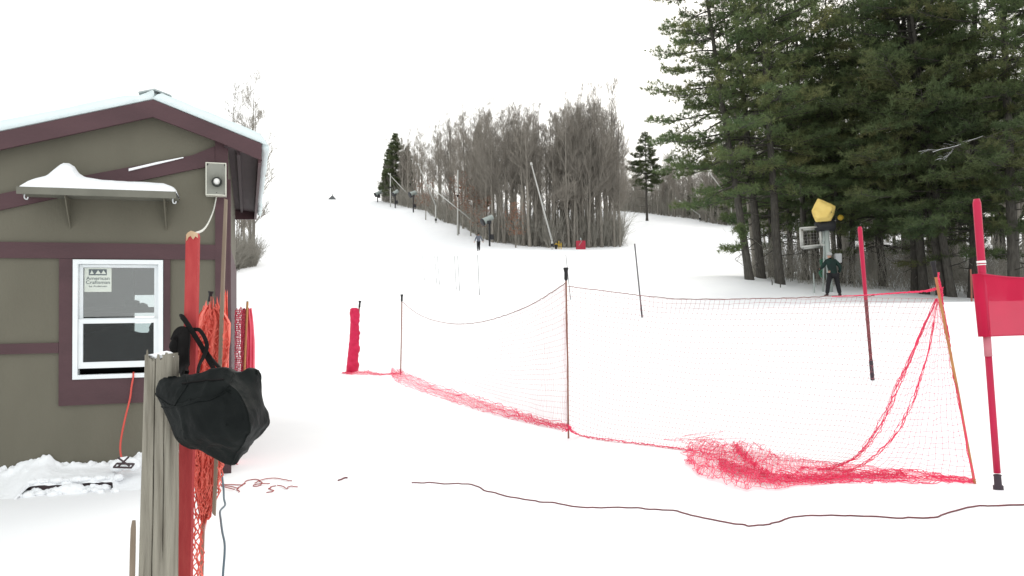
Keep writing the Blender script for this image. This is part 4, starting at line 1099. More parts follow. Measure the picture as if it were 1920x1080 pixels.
# red one behind the net
a, e = P(1636, 712, 9.4), P(1612, 425, 9.4)
t = thing('slalom_pole', 'red slalom pole leaning behind the large net, with a dark lower end', 'slalom pole', (a.x, a.y, g(a.x, a.y)), 'slalom poles')
ax_ = (e - a)
b = MB(); b.tube([a.lerp(e, .52), a.lerp(e, .8), a.lerp(e, .985), e], [.021, .025, .026, .018], 12); build('shaft', b, M['gate_red'], t, True)
b = MB(); b.tube([a.lerp(e, .13), a.lerp(e, .52)], [.0185, .021], 12); build('worn_shaft', b, M['rope'], t, True)
b = MB(); b.tube([a - ax_ * .08, a.lerp(e, .13)], .023, 12); build('foot', b, M['gate_dark'], t, True)
# gate: two poles and a red panel between them (the second pole is outside the picture)
dG = 5.8
def gate_pole(label, e, a):
    ax_ = (e - a)
    t = thing('gate_pole', label, 'slalom pole', (a.x, a.y, g(a.x, a.y)), 'gate poles')
    def at(f_): return a.lerp(e, f_)
    b = MB(); b.tube([at(.525), at(.75), at(.985), at(1)], [.026, .027, .028, .020], 14); build('upper_shaft', b, M['gate_red'], t, True)
    b = MB(); b.tube([at(.455), at(.525)], .026, 14); build('worn_band', b, M['gate_pink'], t, True)
    b = MB(); b.tube([at(.055), at(.455)], .0235, 14); build('lower_shaft', b, M['gate_red'], t, True)
    b = MB(); b.lathe(a - ax_.normalized() * .05, ax_.normalized(), [(0, .03), (.05, .034), (.075, .034), (.08, .025), (.14, .024), (.15, .029), (.155, .022)], 14); build('foot', b, M['gate_dark'], t, True)
    b = MB(); b.tube([at(.777), at(.785)], .031, 14); b.tube([at(.770), at(.773)], .031, 14); build('strap_clip', b, M['white'], t, True)
    return t
gA_e, gA_a = P(1831, 373, dG), P(1872, 917, dG)
gate_pole('red gate pole with a worn pink band and dark foot, near the right edge', gA_e, gA_a)
dx = V((.80, .06, -.01))
gbase = gA_a + dx; gbase.z = g(gbase.x, gbase.y)
gate_pole('second red gate pole just outside the right edge of the view', gA_e + dx + V((0, 0, gbase.z - gA_a.z)), gbase)
n, mm = 30, 22; vs = []
tl, bl = P(1834, 513, dG - .03), P(1846, 631, dG - .03)
for i in range(n + 1):
    u = i / n
    for j in range(mm + 1):
        v = j / mm; p_ = tl.lerp(bl, v) + dx * u
        p_.z += -.030 * math.sin(math.pi * u) * (1 - v) + .012 * math.sin(math.pi * u) * v
        p_.y += .020 * math.sin(u * 5 + v * 3) * math.sin(math.pi * u) + .01 * mnoise.noise(V((u * 3, v * 3, 1)))
        vs.append(p_)
vs2 = [p_ + V((0, .0016, 0)) for p_ in vs]; W_ = mm + 1; nn = len(vs)
fs_ = []
for i in range(n):
    for j in range(mm):
        a = i * W_ + j; fs_ += [(a, a + 1, a + W_ + 1, a + W_), (nn + a, nn + a + W_, nn + a + W_ + 1, nn + a + 1)]
for i in range(n):
    for a in (i * W_, i * W_ + mm): fs_.append((a, a + W_, nn + a + W_, nn + a))
for j in range(mm):
    for a in (j, n * W_ + j): fs_.append((a, a + 1, nn + a + 1, nn + a))
b = MB(); b.add(vs, fs_ and [f for f in fs_ if max(f) < nn]); 
fl = thing('gate_flag', 'red mesh gate panel stretched from the gate pole out of the right edge', 'flag', (gA_a.x, gA_a.y, g(gA_a.x, gA_a.y)))
build('fabric', b, M['flag'], fl, True)
b = MB(); b.tube([vs[i * W_] for i in range(n + 1)], .006, 6); build('hem', b, M['gate_red'], fl, True)
b = MB(); b.tube([vs[i * W_ + mm] for i in range(n + 1)], .004, 6); build('hem', b, M['gate_red'], fl, True)
b = MB(); q = [tl + V((.012, .03, 0)), bl + V((.012, .03, 0))]
b.tube([q[0], q[0].lerp(q[1], .5), q[1]], .036, 12); build('sleeve', b, M['flag'], fl, True)
# little stakes near the wood
def stake(label, x0, y0, x1, y1, d, r, mat, grp='short stakes along the wood'):
    a, e = P(x1, y1, d), P(x0, y0, d); gg = V((a.x, a.y, g(a.x, a.y)))
    b = MB(); b.tube([gg - V((0, 0, .2)), gg.lerp(e, .5) + V((.01, 0, 0)), e], [r, r, r * .8], 7); own('stake', b, mat, label, 'stake', grp, loc=gg)
stake('orange-brown stake at the wood edge, between net pole and red gate', 1820, 505, 1822, 563, 30, .032, M['lath_red'])
stake('pale grey stake in the snow left of the snow gun', 1525, 512, 1527, 553, 33, .03, M['gun_grey'])
stake('short dark stake left of the pale one at the wood edge', 1463, 520, 1463, 541, 34, .022, M['bark_pine'])
stake('short dark stake, leftmost at the wood edge', 1447, 524, 1448, 541, 34.5, .022, M['bark_pine'])
# ------------------------------------------------------------------ snow making gear, far things on the hill
def lance(label, tip, foot, d, post=None, r=.075, head=True):
    f_, t_ = P(*foot, d), P(*tip, d)
    base = V((f_.x, f_.y, g(f_.x, f_.y)))
    t = thing('snow_lance', label, 'snow lance', base, 'snow lances along the woods')
    ax_ = (t_ - f_).normalized()
    b = MB(); b.tube([f_, f_.lerp(t_, .5) - V((0, 0, .0)), t_], [r, r * .85, r * .6], 8); build('tube', b, M['alu'], t, True)
    if head:
        b = MB(); b.lathe(t_, ax_, [(0, r * .6), (.05, r * 1.3), (.3, r * 1.3), (.36, r * .5)], 10); build('nozzle', b, M['alu'], t)
    b = MB()
    if post:
        a = P(*post[1], d); gg = V((a.x, a.y, g(a.x, a.y))); e = P(*post[0], d)
        b.tube([gg - V((0, 0, .3)), e], [r * 1.2, r * 1.0], 8)
    else:
        b.tube([base - V((0, 0, .3)), V((f_.x, f_.y, max(f_.z, base.z + .3)))], r * 1.1, 8)
    build('post', b, M['alu'], t, True)
    b = MB()
    if post:
        q = P(post[0][0], (post[0][1] + post[1][1]) / 2, d); b.box(q, (r * 3, r * 3, .3))
    else: b.box(V((f_.x, f_.y, base.z + .5)), (r * 3.2, r * 3.2, .35))
    build('bracket', b, M['gun_dark'], t)
lance('slanting pale snow lance beside a post, highest up at the left end of the wood', (730, 327), (772, 372), 149, ((732, 325), (732, 378)), .09)
lance('steep pale snow lance leaning left, crossed by a longer slanting one', (785, 310), (817, 385), 127, None, .10)
lance('long flat-slanting snow lance with an upright post through it', (800, 345), (888, 415), 108, ((858.5, 319), (858, 416)), .095)
lance('longest steep snow lance before the middle of the wood', (997, 310), (1035, 452), 90.5, None, .10)
lance('pale snow lance slanting before the pines on the upper right slope', (1318, 308), (1371, 377), 116, None, .075)
lance('small low snow lance at the foot of the far right trees', (1276, 378), (1312, 403), 143, None, .09)

def far_gun(label, bx, by, ex, ey, px, py, d, r):
    base = P(px, py, d); base.z = g(base.x, base.y)
    t = thing('fan_gun', label, 'snow gun', base, 'fan guns along the wood')
    a, e = P(bx, by, d), P(ex, ey, d); e = e + V((0, .5, 0)); ax_ = (e - a)
    L_ = ax_.length
    b = MB(); b.lathe(a, ax_, [(0, r * .8), (.04, r), (L_ * .2, r), (L_ * .6, r * .82), (L_, r * .78)], 14, False); b.lathe(a.lerp(e, .3), ax_, [(0, r * .5), (L_ * .3, r * .4)], 10)
    build('barrel', b, M['gun_grey'], t, True)
    b = MB(); b.lathe(a - ax_.normalized() * .06, ax_, [(0, r * .6), (.02, r * 1.06), (L_ * .16, r * 1.06)], 14); build('intake_ring', b, M['gun_dark'], t)
    mid = a.lerp(e, .55)
    b = MB(); b.tube([base - V((0, 0, .3)), V((base.x, base.y, mid.z - r))], .11, 8); build('post', b, M['gun_dark'], t)
    b = MB(); b.box(V((base.x, base.y, mid.z - r * .9)), (.5, .4, .35)); build('swivel', b, M['gun_dark'], t)
    b = MB(); b.box(V((base.x + .3, base.y, base.z + 1.1)), (.4, .3, .6)); build('control_box', b, M['gun_dark'], t)
far_gun('grey fan snow gun on a post near the walking person', 904, 417, 923, 406, 918, 452, 94, .42)
far_gun('dark fan snow gun on the skyline left of the highest lance', 703, 366, 716, 358, 708, 376, 158, .45)
far_gun('dark fan snow gun between the highest lance and its post', 737, 365, 745, 357, 741, 379, 147, .42)
far_gun('dark fan snow gun at the foot of the highest lance', 768, 366, 779, 360, 775, 387, 139, .5)

# hut with a pyramid roof on the crest
c = P(623.5, 376, 214); c.z = g(c.x, c.y); top = P(623.5, 363, 214)
t = thing('hilltop_hut', 'tiny dark pyramid-roofed hut on top of the snowy hill', 'hut', c)
b = MB(); s_ = .95; ez = c.z + (top.z - c.z) * .12
b.add([c + V((-s_ * 1.05, -s_, ez - c.z)), c + V((s_ * 1.05, -s_, ez - c.z)), c + V((s_ * 1.05, s_, ez - c.z)), c + V((-s_ * 1.05, s_, ez - c.z)), V((c.x, c.y, top.z - .35))], [(0, 1, 4), (1, 2, 4), (2, 3, 4), (3, 0, 4), (3, 2, 1, 0)])
build('roof', b, M['hut_far'], t)
b = MB(); b.box(V((c.x, c.y, (c.z + ez) / 2 - .2)), (1.5, 1.5, ez - c.z + .4)); build('wall', b, M['hut_far'], t)
b = MB(); b.tube([V((c.x, c.y, top.z - .4)), V((c.x, c.y, top.z))], .08, 6); build('finial', b, M['hut_far'], t)

# red pad and small yellow frame at the foot of the wood
d = 93.0
a = P(1089, 468, d); a.z = g(a.x, a.y)
t = thing('safety_pad', 'dark red padded mat standing at the foot of the wood', 'pad', a)
b = MB(); n = 10; w2, h2, th = .56, 1.15, .32; X = V((1, 0, 0)); vs = []
for k in range(24):
    an = 2 * math.pi * k / 24; ca_, sa_ = math.cos(an), math.sin(an); vs.append((abs(ca_) ** .35 * (1 if ca_ > 0 else -1) * w2, abs(sa_) ** .6 * (1 if sa_ > 0 else -1) * th))
for z in (0, .05, .5, .55, .6, 1.05, 1.1):
    k = .97 if z in (0, 1.1, .55) else 1
    b.v += [(a.x + x * k, a.y + y * k, a.z + z - .1) for x, y in vs]
for i in range(6):
    for k in range(24): b.f.append((i * 24 + k, i * 24 + (k + 1) % 24, (i + 1) * 24 + (k + 1) % 24, (i + 1) * 24 + k))
b.f.append(tuple(6 * 24 + k for k in range(24)))
build('padding', b, M['pad_red'], t, True)
b = MB(); b.tube([a, a + V((0, 0, 1.35))], .09, 8); b.tube([a + V((-.25, -.33, .4)), a + V((.1, -.35, .95))], .03, 6); build('post', b, M['gun_grey'], t)
a = P(1046, 466, d); a.z = g(a.x, a.y)
t = thing('hydrant', 'small yellow tubular frame with a dark valve at the foot of the wood', 'hydrant', a)
b = MB()
for x in (-.12, .38): b.tube([a + V((x, 0, 0)), a + V((x, 0, .75))], .05, 8)
b.tube([a + V((-.2, 0, .5)), a + V((.45, 0, .5))], .05, 8); b.tube([a + V((.13, 0, 0)), a + V((.13, 0, .95))], .055, 8)
build('frame', b, M['machine_yel'], t)
b = MB(); b.lathe(a + V((-.2, .05, 0)), V((0, 0, 1)), [(0, .14), (.35, .14), (.4, .2), (.5, .2), (.6, .08)], 12); build('valve', b, M['gun_dark'], t, True)
b = MB(); b.lathe(a + V((-.2, .05, .55)), V((0, 0, 1)), [(0, .16), (.05, .2), (.09, .16)], 12); build('valve_wheel', b, M['machine_yel'], t, True)

# snow gun with the yellow cover by the pine wood
d = 33.5
base = P(1557, 553, d); base.z = g(base.x, base.y)
sg = thing('snow_gun', 'snow gun on a galvanised post with a yellow cover and a square pale frame', 'snow gun', base)
b = MB(); b.tube([base - V((0, 0, .3)), P(1553, 490, d), P(1549, 428, d)], [.12, .12, .11], 12); build('post', b, M['gun_grey'], sg, True)
b = MB(); b.tube([P(1543, 556, d), P(1545, 470, d), P(1543, 430, d)], .035, 8); b.tube([P(1541, 455, d), P(1550, 438, d)], .04, 8); build('feed_pipe', b, M['gun_grey'], sg, True)
# fan housing, dark
ca = P(1531, 424, d); cb_ = P(1563, 420, d) + V((0, .1, 0)); ax_ = cb_ - ca
b = MB(); L_ = ax_.length; b.lathe(ca, ax_, [(0, .20), (.03, .24), (L_ * .25, .26), (L_ * .6, .27), (L_ * .97, .30), (L_, .27)], 18); build('fan_housing', b, M['gun_dark'], sg, True)
b = MB(); b.box(P(1545, 430, d), (.28, .3, .12)); build('swivel', b, M['gun_dark'], sg)
# yellow cover: a pentagonal cloth hood
pf = [(1521, 395), (1533, 371), (1567, 386), (1558, 414), (1529, 416)]
b = MB(); N2 = 5
fr = [P(x, y, d - .42) for x, y in pf]; mf = [P(x + dx_, y + dy_, d - .62) for (x, y), (dx_, dy_) in zip(pf, ((7, 1), (4, 8), (-7, 4), (-6, -7), (4, -6)))]
bk = [P(x + 1, y + 2, d + .45) for x, y in pf]
b.add(fr + mf + bk, [(5, 6, 7, 8, 9)] + [(i, (i + 1) % 5, 5 + (i + 1) % 5, 5 + i) for i in range(5)] + [(10 + i, 10 + (i + 1) % 5, (i + 1) % 5, i) for i in range(5)] + [(14, 13, 12, 11, 10)])
cv = build('cover', b, M['gun_yel'], sg)
cl = cv.data.attributes.new('crease_edge', 'FLOAT', 'EDGE')
for e in cv.data.edges: cl.data[e.index].value = .95
md = cv.modifiers.new('s', 'SUBSURF'); md.levels = 3; bake_mods(cv)
for v in cv.data.vertices: v.co += v.normal * .025 * mnoise.noise(v.co * 5)
cv.data.shade_smooth()
b = MB(); b.tube(smooth_curve([P(1536, 384, d - .56), P(1546, 388, d - .60), P(1556, 394, d - .585), P(1560, 399, d - .53)], 6), .012, 5); build('seam_strap', b, M['lath'], sg)
# square frame at the left
q = [(1500, 428), (1537, 425), (1539, 459), (1502, 463)]
b = MB()
for dd in (0.0, .5):
    pts = [P(x + (3.5 if dd else 0), y + (3 if dd else 0), d + dd) for x, y in q]
    for i in range(4): b.tube([pts[i], pts[(i + 1) % 4]], .042, 8)
for x, y in q: b.tube([P(x, y, d), P(x + 3.5, y + 3, d + .5)], .032, 8)
b.tube([P(1539, 459, d), P(1552, 460, d)], .035, 8); b.tube([P(1537, 460, d), P(1547, 450, d)], .03, 8)
fo = build('square_frame', b, M['alu'], sg, True)
b = MB()
for k in range(1, 6): b.tube([P(1500 + 37 * k / 6, 428 - 3 * k / 6, d + .25), P(1502 + 37 * k / 6, 463 - 4 * k / 6, d + .25)], 0.003, 4)
for k in range(1, 6): b.tube([P(1501 + .4 * k, 428 + 35 * k / 6, d + .25), P(1537 + .4 * k, 425 + 34 * k / 6, d + .25)], .003, 4)
build('guard_wire', b, M['alu'], fo)
b = MB(); b.tube([P(1549, 455, d + .25), P(1548, 478, d + .25), P(1540, 505, d + .25), P(1537, 512, d + .25), P(1541, 520, d + .2)], [.10, .10, .06, .06, .05], 8)
b.tube([P(1538, 490, d + .2), P(1550, 488, d + .2)], .08, 8); b.tube([P(1539, 490, d + .2), P(1545, 522, d + .2)], .05, 8); b.tube([P(1558, 530, d), P(1557, 556, d)], .06, 8); build('stand', b, M['gun_green'], sg)
b = MB(); b.box(P(1571, 484, d + .3), (.26, .16, .38)); build('control_box', b, M['box_grey'], sg)
b = MB(); b.blob(P(1576, 408, d + 1.2), (.13, .1, .12), .2, 3, 10, 8, 2)
ym = own('yellow_marker', b, M['machine_yel'], 'small yellow marker on a pine trunk right of the snow gun cover', 'marker', smooth=True)
# ------------------------------------------------------------------ trees
def cones(P0, P1, R0, R1, sides=3):
    P0, P1 = np.asarray(P0, float), np.asarray(P1, float); R0, R1 = np.asarray(R0, float), np.asarray(R1, float)
    n = len(P0); t = P1 - P0; t /= np.maximum(np.linalg.norm(t, axis=1, keepdims=True), 1e-9)
    ref = np.where(np.abs(t[:, 2:3]) < .9, np.array([[0, 0, 1.]]), np.array([[1., 0, 0]]))
    u = np.cross(t, ref); u /= np.linalg.norm(u, axis=1, keepdims=True); w_ = np.cross(t, u)
    a = np.arange(sides) * 2 * np.pi / sides
    off = u[:, None] * np.cos(a)[None, :, None] + w_[:, None] * np.sin(a)[None, :, None]
    v = np.concatenate([P0[:, None] + off * R0[:, None, None], P1[:, None] + off * R1[:, None, None]], 1)
    o = np.arange(n)[:, None] * 2 * sides; tr = []
    for k in range(sides):
        k2 = (k + 1) % sides
        tr.append(np.concatenate([o + k, o + k2, o + sides + k2], 1)); tr.append(np.concatenate([o + k, o + sides + k2, o + sides + k], 1))
    return v.reshape(-1, 3), np.concatenate(tr, 0)

class Seg:
    def __init__(self): self.a = []; self.b = []; self.r0 = []; self.r1 = []
    def poly(self, pts, r0, r1):
        n = len(pts) - 1
        for i in range(n):
            self.a.append(pts[i]); self.b.append(pts[i + 1]); self.r0.append(r0 + (r1 - r0) * i / n); self.r1.append(r0 + (r1 - r0) * (i + 1) / n)
    def mesh(self, sides=3): return cones(self.a, self.b, self.r0, self.r1, sides)

def trunk_mesh(name, pts, rads, mat, sides=10, seed=0):
    b = MB(); b.tube(pts, rads, sides)
    me = bpy.data.meshes.new(name); me.from_pydata(b.v, [], b.f); me.materials.append(mat); me.shade_smooth(); return me

def rdir(rg, base, spread):
    v = base + V((rg.gauss(0, spread), rg.gauss(0, spread), rg.gauss(0, spread))); return v.normalized()

def bare_proto(seed, H_, r_tr, spread=.30, clear=.32, thick=1.0):
    rg = random.Random(seed); tp = []; p = V((0, 0, -.4)); lean = V((rg.gauss(0, .035), rg.gauss(0, .035), 1))
    n = 12
    for i in range(n + 1):
        tp.append(p.copy()); p = p + V((lean.x + rg.gauss(0, .03), lean.y + rg.gauss(0, .03), 1)) * ((H_ + .4) / n)
    rads = [max(r_tr * (1 - .93 * (i / n) ** 1.1) * (1.25 if i == 0 else 1), .012) for i in range(n + 1)]
    tm = trunk_mesh('bare_trunk', tp, rads, M['bark_grey'], 7)
    S = Seg()
    def grow(p0, d, ln, r, lev):
        k = (4, 3, 2, 2)[lev - 1] if lev <= 4 else 1
        pts = [p0]; q = p0.copy(); dd = d.copy()
        for i in range(k):
            dd = (dd + V((rg.gauss(0, .14), rg.gauss(0, .14), .10 + rg.gauss(0, .08)))).normalized(); q = q + dd * (ln / k); pts.append(q.copy())
        S.poly(pts, r, max(r * .35, .006 * thick))
        if lev >= 4: return
        nc = (7, 5, 3)[lev - 1]
        for c in range(nc):
            t = rg.uniform(.22, 1.0); x = t * k; i = min(int(x), k - 1); pp = pts[i].lerp(pts[i + 1], x - i)
            bd = (pts[i + 1] - pts[i]).normalized(); side = rdir(rg, V((0, 0, .15)), .7)
            cd = (bd * .75 + side * .75 + V((0, 0, .22))).normalized()
            grow(pp, cd, ln * rg.uniform(.38, .6), max(r * .5, .008 * thick), lev + 1)
    nb = 17
    for b_ in range(nb):
        t = clear + (1 - clear) * (b_ + rg.random()) / nb
        x = t * n; i = min(int(x), n - 1); pp = tp[i].lerp(tp[i + 1], x - i)
        az = rg.uniform(0, 6.283); el = rg.uniform(.65, 1.22)
        d = V((math.cos(az) * math.cos(el), math.sin(az) * math.cos(el), math.sin(el)))
        ln = H_ * spread * (1 - .62 * ((t - clear) / (1 - clear))) * rg.uniform(.7, 1.15)
        grow(pp, d, ln, max(rads[i] * .5, .012) * thick, 1)
    v, f = S.mesh(3)
    return tm, arr_mesh('bare_branches', v, f, M['twig'])

def pine_proto(seed, H_, r_tr, z0, reach, whorl=.62, needle=M['needle'], tsize=1.0, tuftk=1.0, top_from=99):
    """white pine: whorls of level branches with flat sprays of needle tufts"""
    rg = random.Random(seed); n = 16; tp = []; p = V((0, 0, -.5)); lx, ly = rg.gauss(0, .02), rg.gauss(0, .02)
    for i in range(n + 1):
        tp.append(p.copy()); p = p + V((lx + rg.gauss(0, .012), ly + rg.gauss(0, .012), 1)) * ((H_ + .5) / n)
    rads = [max(r_tr * (1 - .9 * (i / n)) * (1.35 if i == 0 else 1.0), .03) for i in range(n + 1)]
    tm = trunk_mesh('pine_trunk', tp, rads, M['bark_pine'], 10)
    S = Seg(); TC = []; TD = []; TS = []
    def trunk_at(z):
        x = (z + .5) / (H_ + .5) * n; i = min(max(int(x), 0), n - 1); return tp[i].lerp(tp[i + 1], x - i), rads[i]
    # dead snags under the crown
    z = 1.2
    while z < z0 + 2.5:
        pp, rr_ = trunk_at(z); az = rg.uniform(0, 6.283); ln = rg.uniform(.4, 1.8)
        pts = [pp]; q = pp.copy(); d = V((math.cos(az), math.sin(az), rg.uniform(-.25, .15)))
        for k in range(4):
            d = (d + V((rg.gauss(0, .12), rg.gauss(0, .12), rg.gauss(0, .10)))).normalized(); q = q + d * ln / 4; pts.append(q.copy())
            if k > 0:
                e = q + rdir(rg, d, .8) * ln * rg.uniform(.15, .4); S.poly([q.copy(), e], .012, .005)
        S.poly(pts, .030, .010); z += rg.uniform(.18, .5)
    z = z0
    while z < H_ - .3:
        fr = (z - z0) / (H_ - z0)
        R_ = reach * (min(1, .62 + fr * 2.2) if fr < .2 else (1 - (fr - .2) / .8) ** .75 * .96 + .04)
        nb = rg.choice((3, 4, 4, 5)) if z < top_from else 3
        a0 = rg.uniform(0, 6.283)
        for k in range(nb):
            az = a0 + 6.283 * k / nb + rg.gauss(0, .25); ln = R_ * rg.uniform(.55, 1.2)
            if rg.random() < .10: continue
            pp, rr_ = trunk_at(z + rg.uniform(-.15, .15)); el = -.02 + .55 * fr + rg.gauss(0, .10)
            d = V((math.cos(az) * math.cos(el), math.sin(az) * math.cos(el), math.sin(el)))
            pts = [pp]; q = pp.copy(); kk = 6
            for s in range(kk):
                bend = -.10 if s < 3 else .13
                d = (d + V((rg.gauss(0, .06), rg.gauss(0, .06), bend + rg.gauss(0, .04)))).normalized(); q = q + d * ln / kk; pts.append(q.copy())
            S.poly(pts, max(.012 + ln * .011, .014), .008)
            ns = max(4, int(ln * 4.2 * tuftk))
            for s in range(ns):
                t = .26 + .74 * (s + rg.random()) / ns; x = t * kk; i = min(int(x), kk - 1); bp0 = pts[i].lerp(pts[i + 1], x - i); bd = (pts[i + 1] - pts[i]).normalized()
                sd = bd.cross(V((0, 0, 1))).normalized() * (1 if s % 2 else -1)
                cl = (.30 + .55 * math.sin(math.pi * min(t, .93)) ** .7) * (ln * .30 + .22) * rg.uniform(.6, 1.25)
                cd = (bd * .7 + sd * rg.uniform(.5, 1.0) + V((0, 0, rg.uniform(-.05, .30)))).normalized()
                e = bp0 + cd * cl; S.poly([bp0, e], .010, .004)
                nt_ = max(2, int(cl * 7.5 * tuftk))
                for m_ in range(nt_):
                    u = .25 + .80 * (m_ + rg.random() * .7) / nt_
                    TC.append(bp0 + cd * cl * u + V((rg.gauss(0, .06), rg.gauss(0, .06), rg.gauss(0, .045)))); TD.append((cd * .8 + V((rg.gauss(0, .3), rg.gauss(0, .3), .35))).normalized()); TS.append(tsize * rg.uniform(.75, 1.3))
            TC.append(pts[-1]); TD.append(d); TS.append(tsize * 1.2)
        z += whorl * rg.uniform(.75, 1.25)
    TC = np.array(TC); TD = np.array(TD); TS = np.array(TS); rn = np.random.default_rng(seed)
    K = 13; m_ = len(TC)
    dirs = TD[:, None] * .55 + rn.normal(0, .62, (m_, K, 3)); dirs[..., 2] += .12
    dirs /= np.linalg.norm(dirs, axis=2, keepdims=True)
    L_ = .19 * TS[:, None, None] * rn.uniform(.7, 1.25, (m_, K, 1)); side = np.cross(dirs, rn.normal(0, 1, (m_, K, 3))); side /= np.linalg.norm(side, axis=2, keepdims=True)
    wd = .0125 * TS[:, None, None]
    c0 = TC[:, None]; A = c0 + side * wd - dirs * L_ * .1; B = c0 - side * wd - dirs * L_ * .1; Cc = c0 + dirs * L_
    nv = np.stack([A, B, Cc], 2).reshape(-1, 3); nf = np.arange(len(nv)).reshape(-1, 3)
    v, f = S.mesh(3)
    return tm, arr_mesh('pine_limbs', v, f, M['bark_pine']), arr_mesh('pine_needles', nv, nf, needle)

BARE = [bare_proto(100 + i, 15.0, .17 + .03 * (i % 3), .215 + .015 * (i % 4), (.22, .32, .40, .18)[i % 4], .95) for i in range(8)]
PINE = [pine_proto(200 + i, 17.0 + i % 3, .185 + .02 * (i % 2), (3.6, 4.3, 2.0, 4.7, 2.5)[i], (3.9, 3.6, 4.1, 3.5, 3.8)[i], tuftk=1.2, top_from=13.5) for i in range(5)]
PINE_LEAN = pine_proto(321, 15.0, .16, 1.8, 3.0, .32, M['needle_far'], 2.3, 1.3)
n_needles = sum(len(p_[2].polygons) for p_ in PINE)

def put(o, x, y, z, rz, s, sz=None, tilt=(0, 0)):
    o.location = (x, y, z); o.rotation_euler = (Matrix.Rotation(tilt[1], 3, 'Y') @ Matrix.Rotation(tilt[0], 3, 'X') @ Matrix.Rotation(rz, 3, 'Z')).to_euler(); o.scale = (s, s, sz or s)

def place_bare(name, label, cat, group, x, y, z, s, sz, k, rz, tilt=(0, 0), tmat=None):
    t = bpy.data.objects.new(name, None); t.empty_display_size = .2; COL.objects.link(t); put(t, x, y, z, rz, s, sz, tilt); tag(t, label, cat, group)
    tm, bm_ = BARE[k]
    for nm, me in (('trunk', tm), ('branches', bm_)):
        o = bpy.data.objects.new(nm, me); COL.objects.link(o); o.parent = t
    return t

def place_pine(name, label, group, x, y, z, s, sz, proto, rz, tilt=(0, 0)):
    t = bpy.data.objects.new(name, None); t.empty_display_size = .2; COL.objects.link(t); put(t, x, y, z, rz, s, sz, tilt); tag(t, label, 'pine tree', group)
    tm, lm, nm_ = proto
    o = bpy.data.objects.new('trunk', tm); COL.objects.link(o); o.parent = t
    l_ = bpy.data.objects.new('crown', nm_); COL.objects.link(l_); l_.parent = t
    q = bpy.data.objects.new('limbs', lm); COL.objects.link(q); q.parent = l_
    return t

TR = random.Random(77)
# ---- wood in the middle of the slope
fpx = [715, 800, 860, 920, 1000, 1060, 1160]; fd = [159, 138, 118, 98.5, 94.5, 94.5, 96]
tpx = [712, 735, 765, 800, 850, 900, 950, 1000, 1050, 1100, 1130, 1150, 1166, 1180]; tpy = [310, 268, 262, 238, 232, 218, 208, 205, 205, 194, 206, 218, 262, 290]
def ptop(px, py, x, y, z, d, lo, hi):
    return min(max(P(px, py, d).z - z, lo), hi)
cnt = 0
W_MID = 'bare trees of the wood in the middle of the slope'
spots = []
for k in range(150):
    px = TR.uniform(722, 1163); d0 = np.interp(px, fpx, fd); u = TR.random()
    d = d0 + (u ** 1.35) * 52 + .8
    if k < 46: px = 726 + (1163 - 726) * (k + TR.random()) / 46; d = np.interp(px, fpx, fd) + TR.uniform(.5, 4)
    spots.append((px, d, k < 46))
for px, d, fr in spots:
    q = P(px, 400, d); z = g(q.x, q.y); py = np.interp(px, tpx, tpy) + (TR.uniform(-14, 40) if not fr else TR.uniform(-6, 55))
    py += 7; h = ptop(px, py, q.x, q.y, z, d, 6.5, 19.5)
    w_ = TR.uniform(.75, 1.05)
    lab = 'bare grey tree in the front row of the mid-slope wood' if fr else 'bare grey tree deeper inside the mid-slope wood'
    place_bare('bare_tree', lab, 'tree', W_MID, q.x, q.y, z, h / 15 * w_, h / 15, TR.randrange(8), TR.uniform(0, 6.28), (TR.gauss(0, .03), TR.gauss(0, .03)))
# tall ones that stick out of the outline
for (px, py, lab, k) in ((1142, 168, 'tall bare tree with forked top, highest at the right end of the wood', 2), (1088, 176, 'tall thin bare tree rising over the wood right of its middle', 5), (1006, 208, 'dark straight bare trunk rising through the middle of the wood', 1), (1128, 178, 'tall pale bare tree beside the highest one of the wood', 6), (875, 205, 'lone bare top rising over the left half of the wood', 4), (1160, 228, 'slender bare tree at the right tip of the wood', 7)):
    d = np.interp(px, fpx, fd) + 6; q = P(px, 400, d); z = g(q.x, q.y); h = P(px, py, d).z - z
    place_bare('bare_tree', lab, 'tree', W_MID, q.x, q.y, z, h / 15 * .7, h / 15, k, TR.uniform(0, 6.28))
# pines at the upper end of that wood
for (px, d, py, lab, s) in ((742, 157, 252, 'dark pine at the upper left end of the mid-slope wood', 1.05), (724, 162, 300, 'small dark pine leftmost in the mid-slope wood', .8), (764, 160, 275, 'dark pine second from the left end of the mid-slope wood', .8), (898, 128, 232, 'dark pine top half hidden among bare trees in the wood', .55)):
    q = P(px, 370, d); z = g(q.x, q.y); h = P(px, py, d).z - z
    place_pine('pine_tree', lab, 'pines of the mid-slope wood', q.x, q.y, z, h / 15 * s, h / 15, PINE_LEAN, TR.uniform(0, 6.28))
